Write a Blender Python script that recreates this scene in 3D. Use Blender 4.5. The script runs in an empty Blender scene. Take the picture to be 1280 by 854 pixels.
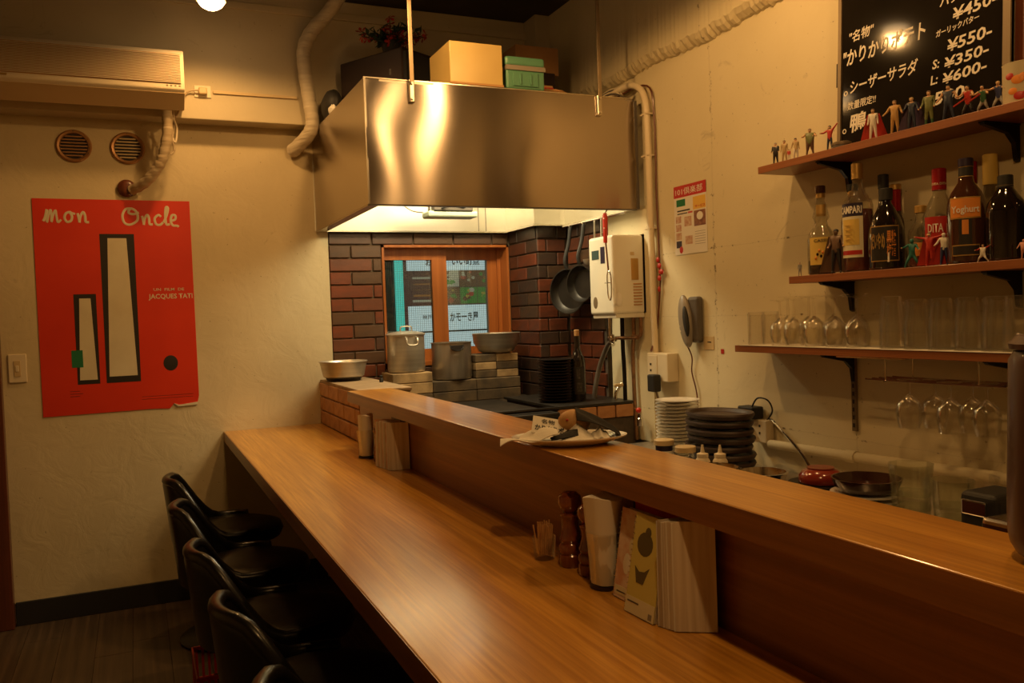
import bpy, bmesh, math, random
from mathutils import Vector, Matrix
R = math.radians
random.seed(4)
SC = bpy.context.scene
COL = SC.collection

# ------------------------------------------------------------------ camera
YAW, PIT, ROL = .41736, -.032308, -.035752
f_ = Vector((math.sin(YAW)*math.cos(PIT), math.cos(YAW)*math.cos(PIT), math.sin(PIT)))
r_ = Vector((math.cos(YAW), -math.sin(YAW), 0)); u_ = r_.cross(f_)
r2 = math.cos(ROL)*r_ + math.sin(ROL)*u_; u2 = -math.sin(ROL)*r_ + math.cos(ROL)*u_
cam = bpy.data.cameras.new('camera'); co = bpy.data.objects.new('camera', cam); COL.objects.link(co)
mw = Matrix((r2, u2, -f_)).transposed().to_4x4(); mw.translation = (0, 0, 1.22); co.matrix_world = mw
cam.sensor_width = 36; cam.lens = 1062.5*36/1280; cam.clip_start = .02
SC.camera = co
# ------------------------------------------------------------------ world, exposure, lights
w = bpy.data.worlds.new('world'); SC.world = w; w.use_nodes = True
w.node_tree.nodes['Background'].inputs[0].default_value = (.10, .05, .02, 1)
w.node_tree.nodes['Background'].inputs[1].default_value = .12
SC.view_settings.view_transform = 'Standard'; SC.view_settings.look = 'None'
SC.cycles.transparent_max_bounces = 40   # many nested see-through glasses
SC.view_settings.gamma = 1; SC.view_settings.exposure = 0.0
WARM = (1.0, .53, .17)
LAMPS = [  # location, watts, of the reflector lamps in the ceiling
    ((.335, 3.55, 2.46), 19), ((.88, 2.70, 2.46), 30), ((1.45, 1.98, 2.46), 20),
    ((1.52, 1.05, 2.46), 12), ((.42, .50, 2.46), 31)]
HOOD_LAMP = 16
OUTSIDE = 1.0

# ------------------------------------------------------------------ helpers
OFF = {}
class MB:
    def __init__(s): s.v = []; s.f = []
    def add(s, vs, fs, m=None):
        n = len(s.v)
        s.v += [tuple(m @ Vector(v)) if m else tuple(v) for v in vs]
        s.f += [tuple(i+n for i in q) for q in fs]; return s
    def box(s, x0, x1, y0, y1, z0, z1, m=None):
        v = [(x, y, z) for x in (x0, x1) for y in (y0, y1) for z in (z0, z1)]
        return s.add(v, [(0,1,3,2),(4,6,7,5),(0,4,5,1),(2,3,7,6),(0,2,6,4),(1,5,7,3)], m)
    def lathe(s, prof, c=(0,0,0), seg=24, m=None, closed=False):
        vs = []; fs = []
        for r, z in prof:
            for k in range(seg):
                a = 2*math.pi*k/seg; vs.append((c[0]+r*math.cos(a), c[1]+r*math.sin(a), c[2]+z))
        n = len(prof)
        for i in range(n-1 if not closed else n):
            for k in range(seg):
                a = i*seg+k; b = i*seg+(k+1) % seg; j = (i+1) % n
                fs.append((a, b, j*seg+(k+1) % seg, j*seg+k))
        if not closed:
            if prof[0][0] > 1e-5: fs.append(tuple(reversed(range(seg))))
            if prof[-1][0] > 1e-5: fs.append(tuple((n-1)*seg+k for k in range(seg)))
        return s.add(vs, fs, m)
    def tube(s, pts, r, seg=8, m=None, cap=True):
        pts = [Vector(p) for p in pts]; n = len(pts); rs = r if isinstance(r, (list, tuple)) else [r]*n
        vs = []; fs = []; nrm = None
        for i, p in enumerate(pts):
            t = (pts[min(i+1, n-1)]-pts[max(i-1, 0)]).normalized()
            if nrm is None: nrm = t.orthogonal().normalized()
            nrm = (nrm - t*nrm.dot(t))
            nrm = nrm.normalized() if nrm.length > 1e-6 else t.orthogonal().normalized()
            b = t.cross(nrm)
            for k in range(seg):
                a = 2*math.pi*k/seg; vs.append(p+(nrm*math.cos(a)+b*math.sin(a))*rs[i])
        for i in range(n-1):
            for k in range(seg):
                fs.append((i*seg+k, i*seg+(k+1) % seg, (i+1)*seg+(k+1) % seg, (i+1)*seg+k))
        if cap: fs.append(tuple(reversed(range(seg)))); fs.append(tuple((n-1)*seg+k for k in range(seg)))
        return s.add(vs, fs, m)
    def ball(s, c, r, seg=14, rings=8, m=None):
        if not isinstance(r, (list, tuple)): r = (r, r, r)
        vs = []; fs = []
        for i in range(rings+1):
            t = math.pi*i/rings
            for k in range(seg):
                a = 2*math.pi*k/seg
                vs.append((c[0]+r[0]*math.sin(t)*math.cos(a), c[1]+r[1]*math.sin(t)*math.sin(a), c[2]-r[2]*math.cos(t)))
        for i in range(rings):
            for k in range(seg): fs.append((i*seg+k, i*seg+(k+1) % seg, (i+1)*seg+(k+1) % seg, (i+1)*seg+k))
        return s.add(vs, fs, m)
    def prism(s, pts, h0, h1, m=None):       # pts (u,v) counter-clockwise, extruded along local z
        n = len(pts); vs = [(a, b, h0) for a, b in pts]+[(a, b, h1) for a, b in pts]
        fs = [tuple(reversed(range(n))), tuple(range(n, 2*n))]+[(i, (i+1) % n, n+(i+1) % n, n+i) for i in range(n)]
        return s.add(vs, fs, m)
    def build(s, name, mat, parent=None, smooth=False, bevel=0, kind=None, seg=2):
        me = bpy.data.meshes.new(name)
        off = OFF.get(parent.name, Vector()) if parent else Vector()
        me.from_pydata([tuple(Vector(v)-off) for v in s.v], [], s.f)
        bm = bmesh.new(); bm.from_mesh(me)
        if smooth: bmesh.ops.remove_doubles(bm, verts=bm.verts, dist=1e-6)
        bmesh.ops.recalc_face_normals(bm, faces=bm.faces)
        if bevel: bmesh.ops.bevel(bm, geom=list(bm.edges), offset=bevel, segments=seg, affect='EDGES', profile=.5, clamp_overlap=True)
        bm.to_mesh(me); bm.free()
        me.materials.append(mat)
        if smooth:
            me.polygons.foreach_set('use_smooth', [True]*len(me.polygons))
            me.set_sharp_from_angle(angle=R(38))
        o = bpy.data.objects.new(name, me); COL.objects.link(o)
        if parent: o.parent = parent; OFF[o.name] = off
        if kind: o['kind'] = kind
        return o
def plane_m(o, right, up):                    # local x,y -> right,up ; local z -> outward
    a = Vector(right).normalized(); b = Vector(up).normalized(); c = a.cross(b)
    m = Matrix((a, b, c)).transposed().to_4x4(); m.translation = o; return m
def thing(name, label, cat, loc=(0,0,0), group=None, rz=0):
    o = bpy.data.objects.new(name, None); COL.objects.link(o); o.empty_display_size = .05
    o.location = loc; o.rotation_euler = (0, 0, rz)
    OFF[o.name] = Vector(loc) if rz == 0 else Vector()
    tag(o, label, cat, group); return o
def tag(o, label, cat, group=None):
    o['label'] = label; o['category'] = cat
    if group: o['group'] = group
    return o
def kids(o): return [x for x in list(COL.objects) if x.parent == o]
def dup(root, loc, label, rz=None, scale=None, kd={}):
    def kk(o):
        if o.name not in kd: kd[o.name] = kids(o)
        return kd[o.name]
    r = root.copy(); COL.objects.link(r); r.location = loc; r['label'] = label
    if rz is not None: r.rotation_euler = (0, 0, rz)
    if scale: r.scale = scale
    for ch in kk(root):
        c = ch.copy(); COL.objects.link(c); c.parent = r
        for g in kk(ch):
            d = g.copy(); COL.objects.link(d); d.parent = c
    return r
def struct(name, mb, mat, parent=None, **k):
    o = mb.build(name, mat, parent, **k)
    if not parent: o['kind'] = 'structure'
    return o
def text(body, mat, parent, o, right, up, height=None, width=None, name='lettering', bold=0, shear=0, depth=.0004, maxw=None):
    c = bpy.data.curves.new('t', 'FONT'); c.body = body; c.offset = bold; c.shear = shear; c.resolution_u = 2
    t = bpy.data.objects.new('t', c); COL.objects.link(t)
    me = bpy.data.meshes.new_from_object(t.evaluated_get(bpy.context.evaluated_depsgraph_get()))
    bpy.data.objects.remove(t); bpy.data.curves.remove(c)
    xs = [v.co.x for v in me.vertices]; ys = [v.co.y for v in me.vertices]
    if not xs: return None
    x0, x1, y0, y1 = min(xs), max(xs), min(ys), max(ys)
    sx = (width/(x1-x0)) if width else None; sy = (height/(y1-y0)) if height else None
    sx = sx or sy; sy = sy or sx
    m = plane_m(o, right, up); off = OFF.get(parent.name, Vector())
    for v in me.vertices: v.co = m @ Vector(((v.co.x-x0)*sx, (v.co.y-y0)*sy, depth)) - off
    me.materials.append(mat)
    ob = bpy.data.objects.new(name, me); COL.objects.link(ob); ob.parent = parent; OFF[ob.name] = off
    return ob
def smoothpts(pts, n=6):
    out = []
    P = [Vector(p) for p in pts]
    for i in range(len(P)-1):
        a = P[max(i-1, 0)]; b = P[i]; c = P[i+1]; d = P[min(i+2, len(P)-1)]
        for k in range(n):
            t = k/n
            out.append(.5*((2*b)+(c-a)*t+(2*a-5*b+4*c-d)*t*t+(3*b-a-3*c+d)*t**3))
    out.append(P[-1]); return out

# ------------------------------------------------------------------ materials
def mat(name, col, rough=.5, metal=0, col2=None, scale=(8,8,8), detail=4, bump=0, bscale=None, spec=.5, coat=0, emit=None, es=0, lo=.35, hi=.65, aniso=0, rough2=None):
    m = bpy.data.materials.new(name); m.use_nodes = True; nt = m.node_tree; N = nt.nodes; L = nt.links
    b = N['Principled BSDF']
    b.inputs['Base Color'].default_value = (*col, 1); b.inputs['Roughness'].default_value = rough
    b.inputs['Metallic'].default_value = metal; b.inputs['Specular IOR Level'].default_value = spec
    b.inputs['Coat Weight'].default_value = coat; b.inputs['Coat Roughness'].default_value = .08
    if emit: b.inputs['Emission Color'].default_value = (*emit, 1); b.inputs['Emission Strength'].default_value = es
    if col2 or bump:
        tc = N.new('ShaderNodeTexCoord'); mp = N.new('ShaderNodeMapping'); L.new(tc.outputs['Object'], mp.inputs[0])
        mp.inputs['Scale'].default_value = scale
        n = N.new('ShaderNodeTexNoise'); n.inputs['Scale'].default_value = 1; n.inputs['Detail'].default_value = detail
        L.new(mp.outputs[0], n.inputs['Vector'])
        if col2:
            cr = N.new('ShaderNodeValToRGB'); cr.color_ramp.elements[0].position = lo; cr.color_ramp.elements[1].position = hi
            cr.color_ramp.elements[0].color = (*col, 1); cr.color_ramp.elements[1].color = (*col2, 1)
            L.new(n.outputs['Fac'], cr.inputs[0]); L.new(cr.outputs[0], b.inputs['Base Color'])
        if rough2 is not None:
            mr = N.new('ShaderNodeMapRange'); mr.inputs['From Min'].default_value = .3; mr.inputs['From Max'].default_value = .7
            mr.inputs['To Min'].default_value = rough; mr.inputs['To Max'].default_value = rough2
            L.new(n.outputs['Fac'], mr.inputs[0]); L.new(mr.outputs[0], b.inputs['Roughness'])
        if bump:
            n2 = n
            if bscale:
                mp2 = N.new('ShaderNodeMapping'); mp2.inputs['Scale'].default_value = bscale; L.new(tc.outputs['Object'], mp2.inputs[0])
                n2 = N.new('ShaderNodeTexNoise'); n2.inputs['Scale'].default_value = 1; n2.inputs['Detail'].default_value = 5
                L.new(mp2.outputs[0], n2.inputs['Vector'])
            bp = N.new('ShaderNodeBump'); bp.inputs['Strength'].default_value = min(bump, 1); bp.inputs['Distance'].default_value = .01*bump
            L.new(n2.outputs['Fac'], bp.inputs['Height']); L.new(bp.outputs[0], b.inputs['Normal'])
    return m
def glassmat(name, tint=(.97,.97,.95), ior=1.45, rough=.02, body=0.0, bodycol=(.8,.8,.8), gl=1.0):
    # thin-walled glass: tinted see-through with fresnel gloss (and a little milky body where worn)
    m = bpy.data.materials.new(name); m.use_nodes = True; nt = m.node_tree; N = nt.nodes; L = nt.links
    N.remove(N['Principled BSDF']); out = N['Material Output']
    t = N.new('ShaderNodeBsdfTransparent'); t.inputs[0].default_value = (*tint, 1)
    g = N.new('ShaderNodeBsdfGlossy'); g.inputs['Roughness'].default_value = rough; g.inputs[0].default_value = (gl, gl, gl, 1)
    fr = N.new('ShaderNodeLayerWeight'); fr.inputs['Blend'].default_value = .28
    mr = N.new('ShaderNodeMapRange'); mr.inputs['To Min'].default_value = .035; mr.inputs['To Max'].default_value = .50
    L.new(fr.outputs['Fresnel'], mr.inputs[0])
    mx = N.new('ShaderNodeMixShader'); L.new(mr.outputs[0], mx.inputs[0]); L.new(t.outputs[0], mx.inputs[1]); L.new(g.outputs[0], mx.inputs[2])
    last = mx
    if body:
        d = N.new('ShaderNodeBsdfDiffuse'); d.inputs[0].default_value = (*bodycol, 1)
        m2 = N.new('ShaderNodeMixShader'); m2.inputs[0].default_value = body
        L.new(last.outputs[0], m2.inputs[1]); L.new(d.outputs[0], m2.inputs[2]); last = m2
    L.new(last.outputs[0], out.inputs[0]); return m
def woodmat(name, c1, c2, c3, axis='Y', rough=.25, coat=.5, sc=1, rough_coat=.12):
    m = bpy.data.materials.new(name); m.use_nodes = True; nt = m.node_tree; N = nt.nodes; L = nt.links
    b = N['Principled BSDF']; tc = N.new('ShaderNodeTexCoord')
    def mp(s):
        q = N.new('ShaderNodeMapping'); q.inputs['Scale'].default_value = s; L.new(tc.outputs['Object'], q.inputs[0]); return q
    def ax(a, l): return {'X': (l, a, a), 'Y': (a, l, a), 'Z': (a, a, l)}[axis]
    n1 = N.new('ShaderNodeTexNoise'); n1.inputs['Scale'].default_value = 1; n1.inputs['Detail'].default_value = 6; n1.inputs['Roughness'].default_value = .65
    L.new(mp(ax(150*sc, 3.5*sc)).outputs[0], n1.inputs['Vector'])
    n2 = N.new('ShaderNodeTexNoise'); n2.inputs['Scale'].default_value = 1; n2.inputs['Detail'].default_value = 3; n2.inputs['Distortion'].default_value = .8
    L.new(mp(ax(16*sc, .8*sc)).outputs[0], n2.inputs['Vector'])
    wv = N.new('ShaderNodeTexWave'); wv.wave_type = 'RINGS'; wv.rings_direction = axis
    wv.inputs['Scale'].default_value = 1; wv.inputs['Distortion'].default_value = 6; wv.inputs['Detail'].default_value = 3; wv.inputs['Detail Scale'].default_value = .6
    L.new(mp(ax(14*sc, 1.1*sc)).outputs[0], wv.inputs['Vector'])
    cr = N.new('ShaderNodeValToRGB'); cr.color_ramp.elements[0].position = .36; cr.color_ramp.elements[1].position = .66
    cr.color_ramp.elements[0].color = (*c1, 1); cr.color_ramp.elements[1].color = (*c2, 1); L.new(n1.outputs['Fac'], cr.inputs[0])
    m1 = N.new('ShaderNodeMix'); m1.data_type = 'RGBA'; m1.inputs['B'].default_value = (*c3, 1)
    ma = N.new('ShaderNodeMath'); ma.operation = 'MULTIPLY'; ma.inputs[1].default_value = .9
    ma2 = N.new('ShaderNodeMath'); ma2.operation = 'MULTIPLY'; L.new(wv.outputs['Fac'], ma2.inputs[0]); L.new(n2.outputs['Fac'], ma2.inputs[1])
    L.new(ma2.outputs[0], ma.inputs[0]); L.new(ma.outputs[0], m1.inputs['Factor']); L.new(cr.outputs[0], m1.inputs['A'])
    L.new(m1.outputs['Result'], b.inputs['Base Color'])
    b.inputs['Roughness'].default_value = rough; b.inputs['Coat Weight'].default_value = coat; b.inputs['Coat Roughness'].default_value = rough_coat
    bp = N.new('ShaderNodeBump'); bp.inputs['Strength'].default_value = .12; bp.inputs['Distance'].default_value = .001
    L.new(n1.outputs['Fac'], bp.inputs['Height']); L.new(bp.outputs[0], b.inputs['Normal'])
    return m
def plastermat(name, c1, c2, seams=False, bump=.5, dark=(.12,.08,.04)):
    m = bpy.data.materials.new(name); m.use_nodes = True; nt = m.node_tree; N = nt.nodes; L = nt.links
    b = N['Principled BSDF']; b.inputs['Roughness'].default_value = .72; b.inputs['Specular IOR Level'].default_value = .3
    tc = N.new('ShaderNodeTexCoord')
    def noise(s, d=5, dist=0, ro=.55):
        n = N.new('ShaderNodeTexNoise'); n.inputs['Scale'].default_value = s; n.inputs['Detail'].default_value = d
        n.inputs['Distortion'].default_value = dist; n.inputs['Roughness'].default_value = ro; L.new(tc.outputs['Object'], n.inputs['Vector']); return n
    def ramp(src, a, bb, ca=(0,0,0), cb=(1,1,1)):
        r = N.new('ShaderNodeValToRGB'); r.color_ramp.elements[0].position = a; r.color_ramp.elements[1].position = bb
        r.color_ramp.elements[0].color = (*ca, 1); r.color_ramp.elements[1].color = (*cb, 1); L.new(src, r.inputs[0]); return r.outputs[0]
    def mix(f, a, bcol):
        x = N.new('ShaderNodeMix'); x.data_type = 'RGBA'; L.new(f, x.inputs['Factor']); L.new(a, x.inputs['A']); x.inputs['B'].default_value = (*bcol, 1); return x.outputs['Result']
    def math_(op, a, v=None, v2=None):
        x = N.new('ShaderNodeMath'); x.operation = op; L.new(a, x.inputs[0]) if not isinstance(a, float) else None
        if v is not None: (L.new(v, x.inputs[1]) if not isinstance(v, (float, int)) else setattr(x.inputs[1], 'default_value', v))
        if v2 is not None: x.inputs[2].default_value = v2
        return x.outputs[0]
    base = ramp(noise(2.2).outputs['Fac'], .3, .7, c1, c2)
    spots = ramp(noise(70, 2).outputs['Fac'], .72, .76)
    base = mix(math_('MULTIPLY', spots, .55), base, dark)
    smud = ramp(noise(5, 6, 1.5, .7).outputs['Fac'], .64, .72)
    base = mix(math_('MULTIPLY', smud, .28), base, dark)
    hgt = noise(9, 6, .8).outputs['Fac']
    if seams:
        sep = N.new('ShaderNodeSeparateXYZ'); L.new(tc.outputs['Object'], sep.inputs[0])
        wob = noise(3, 2).outputs['Fac']; fine = noise(38, 5, 0, .75).outputs['Fac']
        gate = ramp(fine, .56, .62)
        tot = None
        for axis, pos, wd in seams:
            a = math_('SUBTRACT', sep.outputs[axis], pos)
            a = math_('ADD', a, math_('MULTIPLY', math_('SUBTRACT', wob, .5), .02))
            a = math_('ABSOLUTE', a)
            l = math_('LESS_THAN', a, wd); wide = math_('LESS_THAN', a, wd*2.6)
            l = math_('MAXIMUM', math_('MULTIPLY', l, .12), math_('MULTIPLY', wide, gate))
            tot = l if tot is None else math_('MAXIMUM', tot, l)
        base = mix(math_('MULTIPLY', tot, .85), base, dark)
        hgt = math_('SUBTRACT', hgt, math_('MULTIPLY', tot, .25))
    L.new(base, b.inputs['Base Color'])
    bp = N.new('ShaderNodeBump'); bp.inputs['Strength'].default_value = bump; bp.inputs['Distance'].default_value = .012
    L.new(hgt, bp.inputs['Height']); L.new(bp.outputs[0], b.inputs['Normal'])
    return m
def emismat(name, col, s):
    m = bpy.data.materials.new(name); m.use_nodes = True; b = m.node_tree.nodes['Principled BSDF']
    b.inputs['Base Color'].default_value = (0, 0, 0, 1); b.inputs['Emission Color'].default_value = (*col, 1); b.inputs['Emission Strength'].default_value = s
    b.inputs['Specular IOR Level'].default_value = 0
    return m
def brushed(name, col, rough, an, bow=0):
    m = bpy.data.materials.new(name); m.use_nodes = True; nt = m.node_tree; N = nt.nodes; L = nt.links
    b = N['Principled BSDF']; b.inputs['Base Color'].default_value = (*col, 1); b.inputs['Metallic'].default_value = 1
    b.inputs['Roughness'].default_value = rough; b.inputs['Anisotropic'].default_value = an; b.inputs['Anisotropic Rotation'].default_value = .25
    t = N.new('ShaderNodeTangent'); t.direction_type = 'UV_MAP'; t.uv_map = 'UVMap'; L.new(t.outputs[0], b.inputs['Tangent'])
    tc = N.new('ShaderNodeTexCoord'); mp = N.new('ShaderNodeMapping'); mp.inputs['Scale'].default_value = (.7, .7, 120); L.new(tc.outputs['Object'], mp.inputs[0])
    n = N.new('ShaderNodeTexNoise'); n.inputs['Scale'].default_value = 1; n.inputs['Detail'].default_value = 3; L.new(mp.outputs[0], n.inputs['Vector'])
    mr = N.new('ShaderNodeMapRange'); mr.inputs['To Min'].default_value = rough*.93; mr.inputs['To Max'].default_value = rough*1.08
    L.new(n.outputs['Fac'], mr.inputs[0]); L.new(mr.outputs[0], b.inputs['Roughness'])
    return m

M = {}
M['wall'] = plastermat('plaster_wall', (.54,.45,.27), (.64,.54,.34), bump=.30)
M['wallR'] = plastermat('painted_concrete', (.64,.56,.36), (.70,.62,.42),
    seams=[(1, 2.595, .003), (1, 1.93, .0025), (2, 1.44, .0012), (2, 1.185, .0012), (2, .80, .0012)], bump=.16)
M['beam'] = plastermat('painted_beam', (.50,.43,.28), (.58,.50,.34), bump=.15)
M['ceil'] = mat('ceiling_paint', (.045,.036,.024), .8, col2=(.06,.048,.032))
M['plank'] = woodmat('floor_wood', (.060,.038,.022), (.11,.07,.04), (.035,.022,.013), 'Y', .42, .1, .5)
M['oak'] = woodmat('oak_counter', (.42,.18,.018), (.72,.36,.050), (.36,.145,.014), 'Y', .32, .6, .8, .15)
M['oakshade'] = woodmat('oak_shaded', (.20,.072,.010), (.30,.115,.018), (.15,.048,.007), 'Y', .38, .25, .55, .2)  # same oak, with the shade on fronts and backboard put into its colour
M['shelf'] = woodmat('shelf_wood', (.26,.085,.025), (.34,.12,.038), (.17,.05,.015), 'Y', .42, .2, 1.2)
M['sash'] = woodmat('sash_wood', (.36,.105,.02), (.44,.14,.03), (.26,.07,.014), 'Z', .35, .4, 1)
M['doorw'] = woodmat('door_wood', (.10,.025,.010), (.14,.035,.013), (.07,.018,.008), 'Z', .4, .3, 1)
M['mill'] = woodmat('mill_wood', (.16,.035,.010), (.22,.055,.015), (.10,.02,.006), 'Z', .2, .9, 2)
M['stick'] = mat('toothpick_wood', (.70,.42,.18), .6, col2=(.48,.25,.09), scale=(300,300,20))
M['black'] = mat('black_rubber', (.014,.013,.012), .6)
M['blackgloss'] = mat('black_vinyl', (.007,.006,.005), .30, bump=.12, scale=(60,60,60), coat=.12, spec=.35)
M['blackmetal'] = mat('black_steel', (.03,.027,.025), .35, .8)
M['iron'] = mat('cast_iron', (.012,.010,.008), .42, .2, col2=(.022,.018,.014), scale=(20,20,20), bump=.2)
M['chrome'] = mat('chrome', (.75,.72,.68), .14, 1)
M['alu'] = mat('dull_aluminium', (.66,.61,.52), .38, .78, col2=(.54,.49,.41), scale=(3,3,60), bump=.05)
M['steel'] = mat('spun_steel', (.56,.50,.42), .32, .8, col2=(.42,.37,.30), scale=(30,30,3))
M['hood'] = brushed('brushed_hood', (.50,.44,.38), .20, 1.0)
M['hoodin'] = mat('hood_liner', (.70,.66,.56), .36, 1, col2=(.62,.58,.48), scale=(3,3,3))
M['hoodedge'] = mat('hood_edge', (.62,.57,.48), .25, 1)
M['galv'] = mat('hanger_steel', (.40,.31,.20), .5, .7, col2=(.33,.25,.16))
M['mortar'] = mat('mortar', (.20,.15,.095), .9, col2=(.15,.11,.07), scale=(40,40,40), bump=.4)
M['mortard'] = mat('dark_mortar', (.085,.060,.040), .9, col2=(.06,.045,.03), scale=(40,40,40), bump=.4)  # darker tone of the mortar
BR = [mat('brick_red', (.19,.045,.016), .42, col2=(.13,.038,.017), scale=(12,12,30), bump=.25, bscale=(60,60,60)),
      mat('brick_brown', (.11,.052,.024), .42, col2=(.08,.042,.022), scale=(12,12,30), bump=.25, bscale=(60,60,60)),
      mat('brick_plum', (.12,.042,.022), .42, col2=(.16,.05,.022), scale=(12,12,30), bump=.25, bscale=(60,60,60)),
      mat('brick_dark', (.065,.040,.026), .38, col2=(.10,.045,.028), scale=(12,12,30), bump=.25, bscale=(60,60,60))]
M['brickw'] = mat('tan_brick', (.42,.20,.075), .6, col2=(.33,.145,.05), scale=(18,18,30), bump=.35, bscale=(70,70,70))
M['brickw2'] = mat('orange_brick', (.46,.23,.09), .6, col2=(.36,.16,.055), scale=(18,18,30), bump=.35, bscale=(70,70,70))
M['cement'] = mat('cement_render', (.34,.24,.14), .8, col2=(.26,.18,.10), scale=(25,25,25), bump=.5)
M['firebrick'] = mat('firebrick', (.42,.28,.13), .85, col2=(.20,.13,.06), scale=(14,14,14), bump=.3, bscale=(80,80,80))
M['firebrickd'] = mat('sooty_firebrick', (.12,.078,.035), .85, col2=(.05,.034,.018), scale=(14,14,14), bump=.3, bscale=(80,80,80))
M['cream'] = mat('cream_plastic', (.70,.60,.42), .4)
M['creamd'] = mat('yellowed_plastic', (.56,.42,.22), .45)
M['tan'] = mat('tan_tape', (.52,.42,.27), .6, bump=.6, scale=(8,8,90), col2=(.46,.35,.21))
M['duct'] = mat('duct_wrap', (.60,.52,.38), .55, bump=.8, scale=(10,10,80), col2=(.52,.44,.31))
M['heater'] = mat('heater_enamel', (.74,.70,.58), .22, coat=.3)
M['white'] = mat('white_china', (.78,.74,.66), .18, coat=.4)
M['paper'] = mat('white_paper', (.74,.70,.62), .75)
M['cloth'] = mat('white_cloth', (.72,.68,.60), .9, bump=.5, scale=(40,40,40))
M['blackcloth'] = mat('black_cloth', (.012,.011,.010), .9, bump=.5, scale=(60,60,60))
M['red'] = mat('poster_red', (.66,.035,.008), .42, col2=(.60,.028,.007), scale=(4,4,4), bump=.12)
M['redp'] = mat('red_plastic', (.50,.03,.015), .35)
M['posterc'] = mat('poster_cream', (.66,.60,.42), .5, col2=(.60,.53,.36), scale=(8,8,8))
M['ink'] = mat('black_ink', (.016,.012,.010), .5)
M['green'] = mat('green_ink', (.01,.16,.06), .5)
M['board'] = mat('chalkboard_slate', (.010,.008,.006), .075, spec=.14, col2=(.015,.012,.009), scale=(5,5,5))
M['chalk'] = mat('chalk_paint', (.78,.73,.64), .8)
M['frame'] = mat('aged_frame', (.20,.15,.09), .45, .3)
M['gold'] = mat('gold_foil', (.62,.40,.13), .35, .7)
M['ybox'] = mat('yellow_lacquer', (.62,.46,.17), .30, coat=.4, col2=(.56,.40,.14), scale=(6,6,6))
M['teal'] = mat('green_case', (.10,.27,.165), .32, coat=.3)
M['cardb'] = mat('cardboard', (.48,.26,.10), .8, col2=(.42,.22,.08), scale=(10,10,10))
M['brownbox'] = mat('brown_case', (.022,.008,.005), .5)
M['blackbag'] = mat('black_bag', (.013,.012,.012), .6, bump=.3, scale=(30,30,30))
M['glass'] = glassmat('clear_glass', (.985,.98,.965), rough=.07)
M['glasst'] = glassmat('tumbler_glass', (.975,.97,.95), body=.02, rough=.09, bodycol=(.9,.88,.8))
M['glassjug'] = glassmat('pressed_glass', (.94,.95,.90), body=.03, rough=.08, bodycol=(.6,.6,.5))
M['bottleclear'] = glassmat('clear_bottle_glass', (.86,.84,.76), body=.06, bodycol=(.5,.45,.35))
M['bottlegreen'] = glassmat('green_bottle_glass', (.05,.35,.05), body=.35, bodycol=(.04,.30,.03))
M['bottledark'] = mat('dark_bottle_glass', (.012,.008,.006), .06, coat=.6)
M['bottlebrown'] = mat('brown_bottle_glass', (.050,.018,.008), .07, coat=.6)
M['redliq'] = mat('red_liqueur', (.15,.008,.004), .08, coat=.6)
M['yellab'] = mat('yellow_label', (.66,.46,.10), .5)
M['cavewhite'] = mat('cream_label', (.68,.62,.42), .5)
M['redlab'] = mat('red_label', (.42,.02,.015), .4)
M['orlab'] = mat('orange_label', (.70,.25,.04), .45)
M['redcap'] = mat('red_foil', (.38,.012,.018), .3, .3)
M['bluecap'] = mat('dark_blue_foil', (.030,.022,.050), .35, .2)
M['lacq'] = mat('red_lacquer', (.24,.03,.015), .18, coat=.7)
M['dlacq'] = mat('dark_lacquer', (.045,.016,.010), .14, coat=.7)
M['grey'] = mat('grey_plastic', (.26,.225,.18), .35)
M['greyd'] = mat('dark_grey_plastic', (.10,.085,.07), .4)
M['copper'] = mat('aged_copper', (.42,.23,.12), .4, .8, col2=(.26,.16,.09), scale=(50,50,50))
M['potato'] = mat('potato_skin', (.50,.28,.10), .6, col2=(.42,.22,.07), scale=(30,30,30), bump=.3)
M['yellow'] = mat('yellow_cover', (.60,.52,.15), .35)
M['pinkc'] = mat('pink_floral_cover', (.62,.34,.22), .38, col2=(.72,.55,.44), scale=(28,28,28), lo=.42, hi=.55)
M['pages'] = mat('plastic_sleeves', (.70,.62,.50), .35, col2=(.52,.42,.30), scale=(90,90,2), coat=.3)
M['green_leaf'] = mat('dark_leaf', (.018,.045,.020), .5)
M['redflower'] = mat('red_petal', (.35,.025,.012), .6)
M['brownj'] = mat('brown_pottery', (.060,.020,.008), .5, col2=(.045,.015,.007), scale=(6,6,6), coat=.2)
M['lampglass'] = emismat('lit_lamp_face', (1, .62, .28), 26)
M['sleeve'] = mat('bronze_ring', (.42,.22,.09), .4, .5)

# ------------------------------------------------------------------ lamps
def ceiling_lamp(i, loc, watt, label, real=True):
    t = thing('ceiling_spotlight', label, 'lamp', (loc[0], loc[1], 2.69), 'reflector lamps in the ceiling')
    x, y, z = loc
    MB().lathe([(.0,2.69),(.030,2.69),(.034,2.68),(.034,2.60),(.044,2.56),(.056,z+.036),(.056,z+.03),(.0,z+.03)], (x,y,0), 20).build('lamp_shade', M['cream'], t, True)
    MB().lathe([(.0,z-.004),(.022,z-.001),(.040,z+.010),(.050,z+.024),(.051,z+.032)], (x,y,0), 20).build('bulb', M['lampglass'], t, True)
    l = bpy.data.lights.new('spot', 'SPOT'); l.energy = watt*1.0; l.color = WARM; l.spot_size = R(160 if i == 0 else 176); l.spot_blend = .55 if i == 0 else .25; l.shadow_soft_size = .035
    o = bpy.data.objects.new('spot_light', l); COL.objects.link(o); o.location = (x, y, z-.01)
lab = ['lit white reflector lamp hanging by the back wall beyond the air conditioner', 'lit reflector lamp over the bar top before the steel hood',
       'lit reflector lamp over the kitchen aisle beside the liquor shelves', 'lit reflector lamp over the near end of the kitchen aisle',
       'lit reflector lamp over the near end of the dining counter']
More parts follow.
